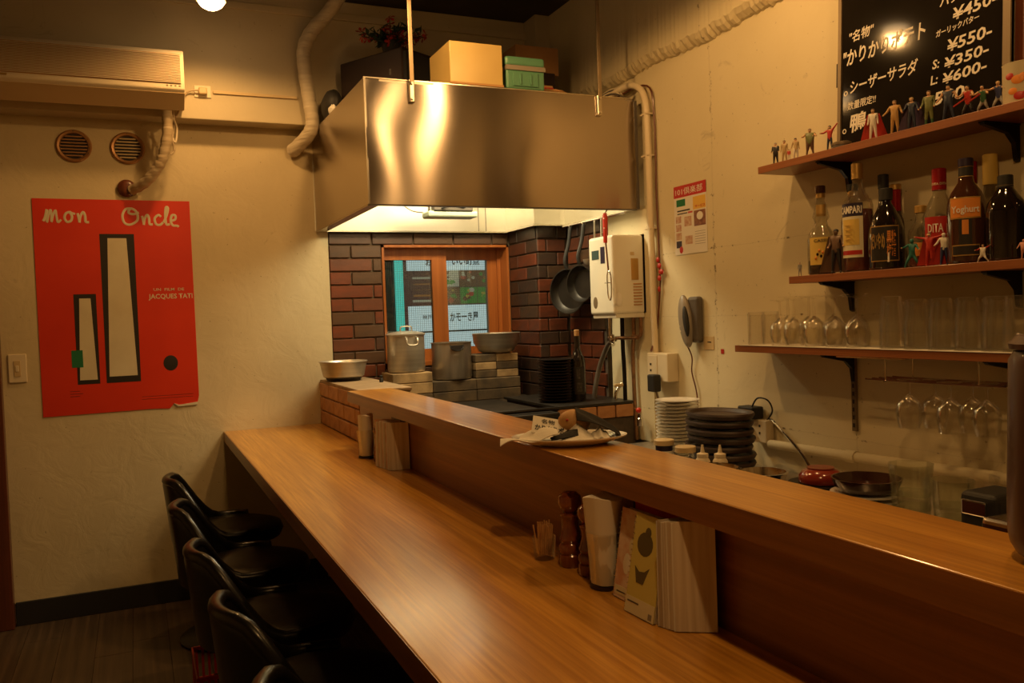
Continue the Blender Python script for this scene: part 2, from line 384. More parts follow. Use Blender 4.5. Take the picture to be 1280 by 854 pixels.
for i, (l, wt) in enumerate(LAMPS): ceiling_lamp(i, l, wt, lab[i])

# ------------------------------------------------------------------ the room
XL, XR, YB, YN, ZC = -1.75, 1.99, 4.04, -1.7, 2.69
fl = struct('floor', MB().box(XL-.1, XR+.3, YN-.1, YB+.3, -.12, -.006), M['mortard'])
pl = {}
for i in range(29):
    x0 = XL+i*.13
    if x0 > 1.98: break
    y = YN-random.random()*.9
    while y < YB:
        L_ = 1.2; ya = max(y, YN); yb = min(y+L_, YB)
        if yb-ya > .05:
            MB().box(x0+.0008, min(x0+.129, XR), ya+.0008, yb-.0008, -.006, random.uniform(-.0006, .0)).build('plank', M['plank'], fl)
        y += L_
struct('ceiling', MB().box(XL-.1, XR+.3, YN-.1, YB+.3, ZC, ZC+.1), M['ceil'])
# back wall: plaster panel left of the kitchen, opening for the window, beam across its top
WX0, WX1, WZ0, WZ1 = 1.114, 1.787, .98, 1.578
wb = MB()
wb.box(XL-.1, .857, YB, YB+.14, 0, 2.69)
struct('wall_back', wb, M['wall'])
bwp = MB()
bwp.box(.857, WX0, YB+.009, YB+.14, 0, 2.69); bwp.box(WX1, XR+.3, YB+.009, YB+.14, 0, 2.69)
bwp.box(WX0, WX1, YB+.009, YB+.14, 0, WZ0); bwp.box(WX0, WX1, YB+.009, YB+.14, WZ1, 2.69)
wk = struct('wall_kitchen', bwp, M['mortar'])
bm_ = MB().box(XL, XR-.04, 3.93, YB+.012, 2.112, ZC)
struct('trim_1', bm_, M['beam'], bevel=.004)
struct('trim_2', MB().box(XL, 1.93, 3.916, 3.93, 2.60, 2.632), M['beam'], bevel=.003)
struct('trim_3', MB().box(1.87, XR-.04, 3.80, 3.93, 2.112, ZC), M['beam'], bevel=.003)
# right wall, the thicker upper part with its broken ledge
struct('wall_right', MB().box(XR, XR+.14, YN, YB+.14, 0, ZC), M['wallR'])
ub = MB(); n = 460; rr = random.Random(8)
ys = [YN+(YB-YN)*k/n for k in range(n+1)]
rows = []
for y in ys:
    j = rr.uniform(-.005, .005)+.006*math.sin(y*9); k = rr.uniform(-.005, .005)
    rows.append([(XR-.042, y, ZC), (XR-.042+rr.uniform(-.001,.001), y, 2.245+j), (XR-.030+k*.5, y, 2.228+j+k), (XR-.010+k, y, 2.212+j), (XR+.01, y, 2.205+j)])
vs = [p for r0 in rows for p in r0]; fs = [(i*5+c, i*5+c+1, (i+1)*5+c+1, (i+1)*5+c) for i in range(n) for c in range(4)]
ub.add(vs, fs); struct('trim_4', ub, M['wallR'])
struct('wall_left', MB().box(XL-.14, XL, YN, YB, 0, ZC), M['wall'])
struct('wall_front', MB().box(XL, XR, YN-.14, YN, 0, ZC), M['wall'])
struct('baseboard_back', MB().box(-.50, .788, YB-.012, YB, 0, .098), M['black'], bevel=.002)
# door with its dark red frame at the far left
dr = struct('door_1', MB().box(-1.42, -.60, YB-.03, YB+.01, 0, 1.86), M['doorw'])
MB().box(-.60, -.503, YB-.05, YB, 0, 1.92).build('door_frame', M['doorw'], dr, bevel=.003)
MB().box(-1.50, -.503, YB-.05, YB, 1.86, 1.92).build('door_frame', M['doorw'], dr, bevel=.003)
MB().tube([(-.68,YB-.03,.92),(-.68,YB-.07,.92),(-.78,YB-.07,.92)], .01).build('door_handle', M['chrome'], dr, True)

# ---- bricks
cache = {}
def brick(x, y, z, lx, ly, lz, mtl, parent, bev=.0025):
    k = (round(lx,3), round(ly,3), round(lz,3), mtl.name)
    if k not in cache:
        me = bpy.data.meshes.new('brick'); bm = bmesh.new(); bmesh.ops.create_cube(bm, size=1)
        bmesh.ops.scale(bm, vec=(lx, ly, lz), verts=bm.verts)
        bmesh.ops.bevel(bm, geom=list(bm.edges), offset=bev, segments=1, affect='EDGES')
        bm.to_mesh(me); bm.free(); me.materials.append(mtl); cache[k] = me
    o = bpy.data.objects.new('brick', cache[k]); COL.objects.link(o); o.parent = parent
    o.location = Vector((x, y, z)) - OFF.get(parent.name, Vector()); return o
BRD = []  # darker copies of the brick colours, for the pier and wall facing
for n_, a_, b_ in (('dark_red',(.125,.030,.012),(.085,.026,.012)),('dark_brown',(.065,.032,.016),(.045,.026,.015)),('dark_plum',(.06,.021,.012),(.085,.026,.012)),('dark_black',(.030,.020,.014),(.045,.022,.014))):
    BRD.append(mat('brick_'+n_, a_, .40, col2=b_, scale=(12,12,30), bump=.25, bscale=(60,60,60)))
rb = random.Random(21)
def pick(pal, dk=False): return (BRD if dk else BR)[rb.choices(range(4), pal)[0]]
PIT_, BH, MO = .0640, .0570, .007
# left of the window, top course, right of it (bricks stand 9 mm proud of the mortar bed)
for k in range(11):
    zt = WZ1-PIT_*k; zc = zt-MO/2-BH/2
    x = .857
    seq = [.105, .152] if k % 2 == 0 else [.210, .047]
    for l in seq:
        brick(x+l/2, YB+.004, zc, l-MO, .012+rb.uniform(0,.003), BH, pick([4,4,2,1]), wk); x += l
x = .857
for l in (.21, .21, .21, .21, .09):
    brick(x+l/2, YB+.004, WZ1+.003+.0275, l-MO, .014, .053, BR[1] if rb.random() < .7 else BR[3], wk); x += l
for k in range(9):
    zt = WZ0-.01-PIT_*k
    if zt < .5: break
    x = WX0+(0 if k % 2 else -.1)
    while x < 1.78:
        l = .21; a = max(x, WX0+.0); b = min(x+l, 1.785)
        if b-a > .03: brick((a+b)/2, YB+.004, zt-BH/2, b-a-MO, .012, BH, pick([2,3,2,4]), wk)
        x += l
# flue pier in the right corner: core plus bricks on its two visible faces, then brick facing on the right wall
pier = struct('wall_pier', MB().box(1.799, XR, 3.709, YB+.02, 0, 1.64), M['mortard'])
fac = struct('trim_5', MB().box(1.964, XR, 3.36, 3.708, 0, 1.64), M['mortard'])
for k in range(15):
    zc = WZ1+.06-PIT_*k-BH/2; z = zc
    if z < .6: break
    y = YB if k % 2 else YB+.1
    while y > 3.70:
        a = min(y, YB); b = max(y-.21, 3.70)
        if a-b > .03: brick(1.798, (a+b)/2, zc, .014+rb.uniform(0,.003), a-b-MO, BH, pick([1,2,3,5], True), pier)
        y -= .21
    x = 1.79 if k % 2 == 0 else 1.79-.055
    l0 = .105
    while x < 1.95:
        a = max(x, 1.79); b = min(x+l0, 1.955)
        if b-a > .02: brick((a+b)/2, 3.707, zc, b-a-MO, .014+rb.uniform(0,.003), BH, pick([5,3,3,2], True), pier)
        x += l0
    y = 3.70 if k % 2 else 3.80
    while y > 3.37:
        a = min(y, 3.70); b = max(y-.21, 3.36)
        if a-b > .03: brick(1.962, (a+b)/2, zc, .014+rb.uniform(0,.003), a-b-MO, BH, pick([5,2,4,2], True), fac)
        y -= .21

# ---- window_1
win = struct('window_1', MB().box(WX0, WX0+.012, YB-.006, YB+.13, WZ0, WZ1).box(WX1-.012, WX1, YB-.006, YB+.13, WZ0, WZ1)
             .box(WX0, WX1, YB-.006, YB+.13, WZ1-.012, WZ1).box(WX0, WX1, YB-.006, YB+.13, WZ0, WZ0+.02), M['sash'])
M['wire'] = glassmat('wired_glass', (.86,.94,.90))
nt = M['wire'].node_tree; N = nt.nodes; L = nt.links; out = N['Material Output']; src = out.inputs[0].links[0].from_socket
tc = N.new('ShaderNodeTexCoord'); mp = N.new('ShaderNodeMapping'); mp.inputs['Rotation'].default_value = (R(90),0,0); L.new(tc.outputs['Object'], mp.inputs[0])
bt = N.new('ShaderNodeTexBrick'); bt.offset = 0; bt.inputs['Scale'].default_value = 1; bt.inputs['Brick Width'].default_value = .011; bt.inputs['Row Height'].default_value = .011
bt.inputs['Mortar Size'].default_value = .00055; bt.inputs['Mortar Smooth'].default_value = 0; L.new(mp.outputs[0], bt.inputs['Vector'])
df = N.new('ShaderNodeBsdfDiffuse'); df.inputs[0].default_value = (.16,.20,.19,1); mx = N.new('ShaderNodeMixShader')
mh = N.new('ShaderNodeMath'); mh.operation = 'MULTIPLY'; mh.inputs[1].default_value = .55; L.new(bt.outputs['Fac'], mh.inputs[0]); L.new(mh.outputs[0], mx.inputs[0]); L.new(src, mx.inputs[1]); L.new(df.outputs[0], mx.inputs[2]); L.new(mx.outputs[0], out.inputs[0])
for (a, b, y) in ((WX0+.012, 1.465, YB+.055), (1.408, WX1-.030, YB+.095)):
    s_ = MB()
    wL, wR = (.012, .078) if a < 1.3 else (.052, .052)
    s_.box(a, a+wL, y, y+.03, WZ0+.02, WZ1-.012); s_.box(b-wR, b, y, y+.03, WZ0+.02, WZ1-.012)
    s_.box(a+wL, b-wR, y, y+.03, WZ1-.070, WZ1-.012); s_.box(a+wL, b-wR, y, y+.03, WZ0+.02, WZ0+.08)
    so = s_.build('sash', M['sash'], win)
    MB().box(a+wL, b-wR, y+.012, y+.016, WZ0+.08, WZ1-.070).build('pane', M['wire'], so)
MB().box(WX1-.030, WX1-.012, YB+.08, YB+.125, WZ0+.02, WZ1-.012).build('jamb', M['sash'], win)

# ---- outside: lit shop sign across the alley
sg = thing('shop_sign', 'backlit shop sign with food pictures seen through the kitchen window', 'sign', (1.5, 4.95, .6))
M['signw'] = emismat('lit_sign_white', (.62,.70,.72), .80*OUTSIDE)
M['signd'] = emismat('lit_sign_brown', (.30,.12,.10), .22*OUTSIDE)
M['teall'] = emismat('teal_tube_light', (.10,.62,.52), .85*OUTSIDE)
M['tealw'] = mat('alley_wall', (.02,.05,.045), .8)
SY = 4.90
MB().box(1.02, 2.9, SY+.05, SY+.12, .5, 2.1).build('sign_box', M['tealw'], sg)
for z0, z1 in ((.60, 1.288), (1.50, 1.72)):
    MB().box(1.50, 2.25, SY, SY+.05, z0, z1).build('sign_panel', M['signw'], sg)
MB().box(1.50, 2.25, SY+.004, SY+.05, 1.288, 1.50).build('picture_band', M['signd'], sg)
MB().box(1.462, 1.50, SY-.004, SY+.05, .6, 1.8).build('sign_post', M['signd'], sg)
MB().box(1.47, 2.25, SY-.006, SY, 1.125, 1.135).build('sign_rail', M['ink'], sg)
rs = random.Random(5)
foods = [emismat('food_%s' % n_, c, .42*OUTSIDE) for n_, c in (('red',(.5,.09,.05)),('green',(.12,.30,.06)),('cream',(.6,.5,.35)),('yellow',(.6,.40,.08)),('orange',(.55,.22,.06)),('brown',(.22,.10,.05)))]
for i in range(4):
    for j in range(2):
        cx = 1.72+i*.115; cz = 1.345+j*.105
        pb = foods[[5,2,1,5,1,5,2,1][i*2+j]]
        pc = MB().box(cx+.004, cx+.111, SY-.002, SY+.006, cz-.050, cz+.050).build('food_picture', pb, sg)
        for q in range(7):
            a = rs.uniform(.02, .095); b = rs.uniform(-.038, .038); rd = rs.uniform(.008, .02)
            MB().ball((cx+a, SY-.003, cz+b), (rd, .0015, rd*.8), 8, 4).build('food', foods[rs.randrange(6)], pc)
for i in range(5):
    MB().box(1.53+rs.uniform(0,.02), 1.66, SY-.002, SY+.002, 1.31+i*.035, 1.312+i*.035+rs.uniform(.004,.012)).build('picture_streak', foods[[2,4,5,4,2][i]], sg)
text('かモ一き屋', M['ink'], sg, (1.765, SY-.001, 1.185), (1,0,0), (0,0,1), .058, .185, bold=.02)
text('神戸', M['ink'], sg, (1.59, SY-.001, 1.205), (1,0,0), (0,0,1), .028, bold=.01)
text('名\n物', M['ink'], sg, (1.672, SY-.001, 1.165), (1,0,0), (0,0,1), .10, bold=.02)
text('いい町点', M['ink'], sg, (1.79, SY-.001, 1.530), (1,0,0), (0,0,1), .05, .18, bold=.02)
text('お', M['ink'], sg, (1.62, SY-.001, 1.530), (1,0,0), (0,0,1), .04, bold=.02)
tl = thing('tube_light', 'glowing teal vertical tube seen through left window pane', 'light', (1.40, 4.84, .6))
MB().box(1.405, 1.450, 4.80, 4.84, .6, 1.85).build('diffuser', M['teall'], tl, bevel=.008)
MB().box(1.395, 1.46, 4.84, 4.86, .6, 1.85).build('backplate', M['tealw'], tl)
struct('wall_outside', MB().box(.3, 3.4, 5.06, 5.16, -.12, 3).box(.3, 3.4, 4.18, 5.06, -.2, -.12), M['tealw'])

# ------------------------------------------------------------------ counter
cn = thing('bar_counter', 'long oak dining counter with raised bar top along the kitchen', 'counter', (.6, 1.5, 0))
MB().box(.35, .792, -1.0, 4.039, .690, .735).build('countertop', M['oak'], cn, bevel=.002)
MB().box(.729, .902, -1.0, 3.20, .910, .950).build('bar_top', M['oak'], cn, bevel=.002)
tag_ = MB().box(.727, .729, -1.0, 3.20, .910, .949).build('fascia', M['oakshade'], cn)  # thin strip, painted darker for the shaded front edge
MB().box(.348, .350, -1.0, 4.039, .690, .734).build('fascia', M['oakshade'], cn)
MB().box(.790, .815, -1.0, 3.268, .735, .910).build('backboard', M['oakshade'], cn)
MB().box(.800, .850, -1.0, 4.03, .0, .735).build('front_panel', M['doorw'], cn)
# low brick wall at the end of the bar
lw = thing('low_brick_wall', 'low tan brick wall at the end of the bar under the metal bowl', 'wall', (.85, 3.65, .735))
MB().box(.796, 1.00, 3.278, 4.035, .60, .928).build('core', M['cement'], lw)
MB().box(.790, 1.006, 3.272, 4.037, .928, .943).build('cap', M['cement'], lw, bevel=.004)
for k in range(3):
    z0 = .737+k*.0655
    y = 4.037+(0 if k == 0 else (-.0 if k == 2 else .105))
    while y > 3.28:
        a = min(y, 4.037); b = max(y-.20, 3.27)
        if a-b > .02:
            bx = brick(.797, (a+b)/2, z0+.031, .020+rb.uniform(0,.002), a-b-.006, .0605, [M['brickw'],M['brickw2']][rb.random() < .5], lw, .004)
        y -= .20

# ------------------------------------------------------------------ kitchen furniture
st = thing('griddle_range', 'low black iron griddle range before the kitchen window', 'stove', (1.3, 3.5, 0))
MB().box(1.02, 1.575, 3.10, 3.77, .0, .79).build('body', M['blackmetal'], st, bevel=.004)
MB().box(1.01, 1.575, 3.09, 3.775, .79, .812).build('griddle_top', M['iron'], st, bevel=.006)
MB().box(1.05, 1.54, 3.16, 3.70, .812, .820).build('griddle_plate', M['iron'], st, bevel=.003)
MB().tube([(1.02,3.12,.825),(1.575,3.12,.825)], .008).build('front_rail', M['blackmetal'], st, True)
lg = thing('brick_ledge', 'brick ledge beside the griddle carrying black plates and wine bottle', 'ledge', (1.77, 3.4, 0))
MB().box(1.59, 1.954, 3.13, 3.69, 0, .760).build('core', M['mortard'], lg)
MB().box(1.585, 1.954, 3.125, 3.695, .819, .829).build('cap', M['iron'], lg)
MB().box(1.60, 1.95, 3.14, 3.69, .76, .819).build('bed', M['mortard'], lg)
for i in range(4): brick(1.63+i*.091, 3.132, .79, .084, .02, .052, M['brickw2'] if i % 2 else M['brickw'], lg)
wt = thing('kitchen_worktop', 'steel topped kitchen worktop along the right wall', 'worktop', (1.7, 1.6, 0))
MB().box(1.40, 1.985, -.9, 3.05, .63, .66).build('worktop_slab', M['steel'], wt, bevel=.003)
MB().box(1.44, 1.985, -.9, 3.05, .08, .63).build('cabinet_body', M['blackmetal'], wt)
for i in range(6): MB().box(1.425, 1.44, -.88+i*.65, -.26+i*.65, .1, .61).build('door', M['steel'], wt, bevel=.003)
bl = thing('rear_worktop', 'dark worktop under the firebricks behind the griddle', 'worktop', (1.4, 3.9, 0))
MB().box(1.01, 1.785, 3.778, 4.035, .0, .8115).build('worktop_body', M['mortard'], bl)

# firebricks under the pots
fb = thing('firebrick_stack', 'stepped stack of yellow firebricks under the pots by window', 'bricks', (1.4, 3.9, .812))
ZB = .812
def fbk(x0, x1, y0, y1, z0, z1, m): MB().box(x0+.001, x1-.001, y0, y1, z0+.0008, z1-.0008).build('firebrick', M[m], fb, bevel=.003, seg=1)
for r_i, (xs, mm) in enumerate([((1.07,1.265,1.485,1.715), ('firebrickd',)*3), ((1.07,1.265,1.485,1.715), ('firebrick','firebrickd','firebrickd'))]):
    for i in range(3): fbk(xs[i], xs[i+1], 3.78, 3.97, ZB+r_i*.052, ZB+(r_i+1)*.052, mm[i])
fbk(1.07, 1.265, 3.78, 3.97, ZB+.104, ZB+.152, 'firebrick')
for i in range(3): fbk(1.49, 1.60, 3.80, 3.97, ZB+.104+i*.038, ZB+.142+i*.038, ['firebrickd','firebrick','firebrickd'][i]); fbk(1.60, 1.715, 3.80, 3.97, ZB+.104+i*.038, ZB+.142+i*.038, ['firebrick','firebrickd','firebrick'][i])

def vessel(name, label, cat, c, r0, r1, h, mtl, wall=.003, rim=.004, round_=.012, group=None):
    t = thing(name, label, cat, c, group)
    pr = [(0,0),(r0-round_,0),(r0-.3*round_,.3*round_),(r0,round_),(r1,h-rim),(r1+rim,h-rim*.5),(r1+rim,h),(r1-wall,h),(r0-wall,round_+wall),(r0-round_-wall,wall),(0,wall)]
    MB().lathe(pr, c, 40).build('body', mtl, t, True); return t
p1 = vessel('stockpot', 'tall lidded aluminium stockpot on firebricks, left of the steel one', 'pot', (1.167, 3.87, .964), .088, .088, .175, M['alu'])
MB().lathe([(.092,.175),(.094,.179),(.08,.186),(.04,.193),(0,.195)], (1.167,3.87,.964), 36).build('lid', M['alu'], p1, True)
MB().tube(smoothpts([(1.14,3.855,1.157),(1.143,3.855,1.178),(1.19,3.855,1.178),(1.193,3.855,1.157)],4), .003).build('lid_handle', M['alu'], p1, True)
MB().tube(smoothpts([(1.14,3.783,1.13),(1.14,3.762,1.12),(1.145,3.757,1.095),(1.187,3.757,1.095),(1.192,3.762,1.12),(1.192,3.783,1.13)],4), .0045).build('handle', M['alu'], p1, True)
p2 = vessel('stockpot', 'open steel stockpot with dark handle hole on sooty firebricks', 'pot', (1.392, 3.865, .917), .096, .096, .178, M['steel'])
MB().prism([(math.cos(a)*.034, -abs(math.sin(a))*.026) for a in [math.pi+k*math.pi/12 for k in range(13)]], 0, .004, plane_m((1.385,3.7695,1.082),(1,0,0),(0,0,1))).build('handle_opening', M['ink'], p2)
MB().tube(smoothpts([(1.352,3.768,1.084),(1.357,3.76,1.066),(1.385,3.757,1.056),(1.413,3.76,1.066),(1.418,3.768,1.084)],4), .0028).build('handle', M['blackmetal'], p2, True)
b1 = thing('metal_bowl', 'wide spun aluminium bowl perched on firebricks before window right corner', 'bowl', (1.63, 3.87, 1.029))
MB().lathe([(0,0),(.06,0),(.085,.012),(.112,.055),(.118,.098),(.120,.100),(.116,.101),(.108,.055),(.082,.016),(.06,.004),(0,.004)], (1.63,3.87,1.029), 40).build('body', M['alu'], b1, True)
b2 = thing('metal_bowl', 'dented aluminium bowl on the low brick wall by the plaster', 'bowl', (.865, 3.80, .943))
MB().lathe([(0,.012),(.075,.012),(.092,.022),(.106,.085),(.110,.087),(.109,.091),(.102,.085),(.088,.026),(0,.016)], (.865,3.86,.943), 40).build('body', M['alu'], b2, True)
MB().lathe([(0,0),(.072,0),(.082,.012),(0,.012)], (.865,3.86,.943), 32).build('base', M['ink'], b2, True)
kn = MB().lathe([(0,0),(.009,0),(.009,.012),(.005,.018),(.008,.028),(0,.032)], (.975,3.62,.943), 12).build('bottle_stopper', M['black'], None, True)
tag(kn, 'tiny black stopper lying on low brick wall top', 'stopper')

# black plate stack and bottle
def plate_mesh(r, h, mtl, name='plate'):
    return MB().lathe([(0,0),(r*.6,0),(r*.65,h*.2),(r,h*.85),(r,h),(r*.97,h),(r*.62,h*.4),(0,h*.4)], (0,0,0), 28).build(name, mtl, None, True)
pm = plate_mesh(.079, .012, M['blackmetal'], 'black_plate'); pm.location = (1.68, 3.33, .829)
N_ = 15
ordn = ['bottom', 'second', 'third', 'fourth', 'fifth', 'sixth', 'seventh', 'eighth', 'ninth', 'tenth', 'eleventh', 'twelfth', 'thirteenth', 'fourteenth', 'fifteenth', 'sixteenth', 'seventeenth', 'eighteenth', 'nineteenth', 'twentieth']
tag(pm, 'thin black plate, bottom of the stack on the brick ledge', 'plate', 'black plates stacked on the brick ledge')
for i in range(1, N_):
    pos = 'top' if i == N_-1 else ordn[i]+' from the bottom'
    dup(pm, (1.68+rs.uniform(-.001,.001), 3.33, .829+i*.0125), 'thin black plate, %s of the stack on the brick ledge' % pos)

# ------------------------------------------------------------------ bottles
def bottle(label, loc, prof, glass, cap=None, labels=(), liquid=None, seg=28, group=None, cat='bottle', name='liquor_bottle', rz=0):
    """prof: (r,z) from base up; cap: (z0,z1,r,mat); labels: (z0,z1,rad,span_deg,mat)"""
    t = thing(name, label, cat, loc, group)
    x, y, z = loc; c = (x, y, z)
    inner = [(max(r-.002, .0), zz+(.003 if i < 2 else 0)) for i, (r, zz) in enumerate(prof)]
    MB().lathe([(0, 0)]+prof+[(prof[-1][0]-.002, prof[-1][1])], c, seg).build('glass', glass, t, True)
    if liquid:
        zl, lm = liquid; pr = []
        for (ra, za), (rb_, zb) in zip(prof, prof[1:]):
            if za >= zl: break
            pr.append((ra-.0025, max(za, .003)))
            if zb >= zl: u = (zl-za)/max(zb-za, 1e-6); pr.append((ra+(rb_-ra)*u-.0025, zl))
        MB().lathe([(0, .003)]+pr+[(0, zl)], c, seg).build('liquor', lm, t, True)
    if cap:
        for (z0, z1, r, m_) in cap: MB().lathe([(0,z0),(r,z0),(r,z1-.002),(r-.002,z1),(0,z1)], c, 20).build('cap', m_, t, True)
    face = math.atan2(-y, -x)          # labels face the counter guests
    for lb in labels:
        z0, z1, r, span, m_ = lb[:5]; a0 = face-R(span)/2+R(lb[5] if len(lb) > 5 else 0); ns = 10
        vs = []; fs = []
        for i in range(ns+1):
            a = a0+R(span)*i/ns
            for zz in (z0, z1): vs.append((x+(r+.0006)*math.cos(a), y+(r+.0006)*math.sin(a), z+zz))
        for i in range(ns): fs.append((2*i, 2*i+2, 2*i+3, 2*i+1))
        MB().add(vs, fs).build('paper_label', m_, t, True)
    return t
def wraptext(body, m_, t, c, r, z0, h, deg_w, bold=.02, shift=0, name='lettering'):
    """lettering wrapped round a bottle label"""
    x, y, z = c; face = math.atan2(-y, -x)+R(shift)
    ob = text(body, m_, t, (0,0,0), (1,0,0), (0,0,1), h, r*R(deg_w), name=name, bold=bold)
    off = OFF[ob.name]; wd = r*R(deg_w)
    for v in ob.data.vertices:
        p = v.co+off; a = face+(p.x-wd/2)/r        # reads left to right seen from outside
        v.co = Vector((x+(r+.0013)*math.cos(a), y+(r+.0013)*math.sin(a), z+z0+p.z)) - off
    return ob
S2 = 1.304
def P(r, pts): return [(r*a, z) for a, z in pts]
def std(r, hb, hs, hn, ht, rn): # body, shoulder, neck, top
    return [(r*.92,0),(r,.006),(r,hb),(r*.93,hb+(hs-hb)*.3),(r*.62,hb+(hs-hb)*.72),(rn*1.15,hs),(rn,hn),(rn,ht)]
# 1 squat-waisted syrup bottle
c = (1.905, 1.968, S2)
t = bottle('clear liqueur bottle with yellow fruit label, leftmost of the bottle shelf', c,
    [(.037,0),(.041,.006),(.041,.105),(.036,.125),(.020,.150),(.019,.160),(.025,.175),(.020,.195),(.012,.225),(.012,.262)], M['bottleclear'],
    [(.232,.246,.0135,M['gold']),(.246,.268,.0150,M['bottlebrown'])], [(.030,.112,.041,105,M['yellab']),(.175,.210,.0225,70,M['gold'])], (.045, M['bottledark']))
wraptext('CASSIS', M['ink'], t, c, .0412, .097, .009, 62)
for q in range(9): MB().ball((c[0]-.041*math.cos(R(22+q*7)), c[1]-.0415*math.sin(R(22+q*7)), c[2]+.05+.022*((q*37) % 5)/4), (.004,.004,.005), 8, 5).build('printed_berry', M['bottledark'] if q % 2 else M['orlab'], t, True)
# 2
c = (1.925, 1.862, S2)
bottle('slim bottle with black cap and gold neck, left behind the tall red aperitif', c, std(.034,.15,.19,.215,.245,.012), M['bottleclear'],
    [(.222,.238,.0135,M['gold']),(.238,.258,.015,M['black'])], [(.02,.10,.034,120,M['orlab'])], (.16, M['bottlebrown']))
# 3 tall red aperitif
c = (1.885, 1.806, S2)
t = bottle('tall bottle of red aperitif with blue and cream label and gold cap', c, std(.041,.185,.232,.25,.285,.0135), M['bottleclear'],
    [(.262,.306,.0155,M['gold'])], [(.155,.192,.041,100,M['bluecap'],-32),(.040,.155,.041,100,M['cavewhite'],-32),(.075,.147,.0414,72,M['yellab'],-32),(.048,.060,.0414,90,M['redlab'],-32)], (.175, M['redliq']))
wraptext('CAMPARI', M['paper'], t, c, .0414, .163, .021, 92, bold=.03, shift=-32)
for i in range(4): MB().box(c[0]-.0445, c[0]-.043, c[1]-.018, c[1]+.005, c[2]+.09+i*.013, c[2]+.0915+i*.013).build('printed_line', M['gold'], t)
# 4 behind
bottle('dark green topped bottle standing behind the red aperitif', (1.962, 1.785, S2), std(.025,.15,.20,.22,.27,.011), M['bottledark'], [(.235,.274,.0145,M['black'])])
# 5 round dark bottle
c = (1.89, 1.712, S2)
t = bottle('squat round shouldered dark bottle with black and gold writing label', c,
    [(.042,0),(.047,.006),(.047,.088),(.045,.11),(.036,.142),(.022,.168),(.014,.182),(.014,.196)], M['bottledark'], [(.190,.222,.018,M['black'])],
    [(.022,.118,.047,95,M['gold'],-8),(.025,.115,.0474,90,M['ink'],-8)])
wraptext('だいやめ', M['gold'], t, c, .048, .055, .045, 45, .03, -28)
wraptext('黒糖\n梅酒', M['orlab'], t, c, .048, .035, .070, 28, .02, 14)
MB().box(c[0]-.0345, c[0]-.032, c[1]-.038, c[1]-.028, c[2]+.02, c[2]+.045).build('barcode_label', M['paper'], t)
# 6 copper capped behind
bottle('dark bottle with red foil neck behind the squat dark bottle', (1.963, 1.745, S2), std(.022,.13,.17,.19,.23,.012), M['bottlebrown'], [(.165,.225,.0145,M['redcap']),(.225,.240,.016,M['gold'])])
# 7 small clear
bottle('small clear bottle with gold cap behind the teal toy figure', (1.915, 1.622, S2), std(.032,.088,.125,.135,.150,.0125), M['bottleclear'],
    [(.145,.164,.0155,M['gold'])], [(.03,.065,.032,110,M['orlab'])], (.05, M['redliq']))
# 8, 9 clear bottles with red caps
c = (1.908, 1.558, S2)
t = bottle('broad clear bottle with red foil neck and large red label', c, [(.038,0),(.043,.008),(.043,.105),(.040,.13),(.026,.165),(.016,.185),(.015,.215),(.015,.24)], M['bottleclear'],
    [(.195,.250,.0175,M['redcap'])], [(.02,.125,.043,84,M['redlab'],-10)])
wraptext('DITA', M['paper'], t, c, .0434, .085, .022, 48, .01, -14)
wraptext('DITA DITA', M['cavewhite'], t, c, .0179, .207, .006, 120, .02)
c = (1.955, 1.555, S2)
t = bottle('clear bottle with red foil neck standing behind the red labelled one', (1.963, 1.512, S2), [(.022,0),(.024,.008),(.024,.12),(.024,.15),(.016,.185),(.014,.25)], M['bottleclear'], [(.205,.262,.0165,M['redcap'])])
# 10 brown wide bottle
c = (1.885, 1.463, S2)
t = bottle('wide brown bottle with waisted orange picture label and blue neck', c, [(.040,0),(.045,.006),(.045,.13),(.043,.150),(.034,.175),(.018,.200),(.0145,.225),(.0145,.25)], M['bottlebrown'],
    [(.215,.238,.0165,M['black']),(.238,.258,.0175,M['bluecap']),(.212,.215,.0172,M['gold']),(.236,.2385,.0172,M['gold'])],
    [(.108,.160,.0454,92,M['gold'],-4),(.111,.157,.0458,86,M['orlab'],-4),(.018,.045,.0454,80,M['gold'],-4),(.021,.042,.0458,76,M['ink'],-4),(.045,.108,.0452,36,M['ink'],-4),(.07,.105,.0455,18,M['orlab'],-4)])
wraptext('Yoghurt', M['paper'], t, c, .0464, .117, .022, 78, .02, -4)
# 11 yellow neck behind
bottle('bottle with yellow straw wrapped neck behind the wide brown bottle', (1.962, 1.455, S2), std(.025,.14,.18,.20,.26,.014), M['bottleclear'], [(.195,.270,.0175,M['yellab'])], (), (.12, M['bottlebrown']))
# 12 black bottle
c = (1.902, 1.372, S2)
t = bottle('plain black bottle with gold banded neck near the shelf right end', c, [(.038,0),(.043,.006),(.043,.115),(.038,.14),(.022,.165),(.0145,.178),(.0145,.2)], M['bottledark'],
    [(.160,.203,.0168,M['black']),(.160,.1665,.0172,M['gold']),(.178,.180,.0172,M['gold'])])
# 13 edge
c = (1.93, 1.285, S2)
bottle('black bottle with orange neck label, rightmost on the bottle shelf', c, [(.040,0),(.044,.006),(.044,.125),(.038,.15),(.02,.175),(.014,.19),(.014,.22)], M['bottledark'], [(.19,.225,.016,M['black'])], [(.09,.15,.044,90,M['orlab'])])
# wine bottle on the ledge
c = (1.775, 3.30, .829)
t = bottle('black wine bottle with cork standing beside the black plates', c, std(.034,.165,.225,.245,.285,.0125), M['bottledark'], [(.285,.312,.0115,M['cardb'])],
    [(.03,.15,.034,110,M['ink'])], name='wine_bottle')
wraptext('VALLE\nVECCHIO', M['greyd'], t, c, .0345, .04, .10, 40, .01, 10)

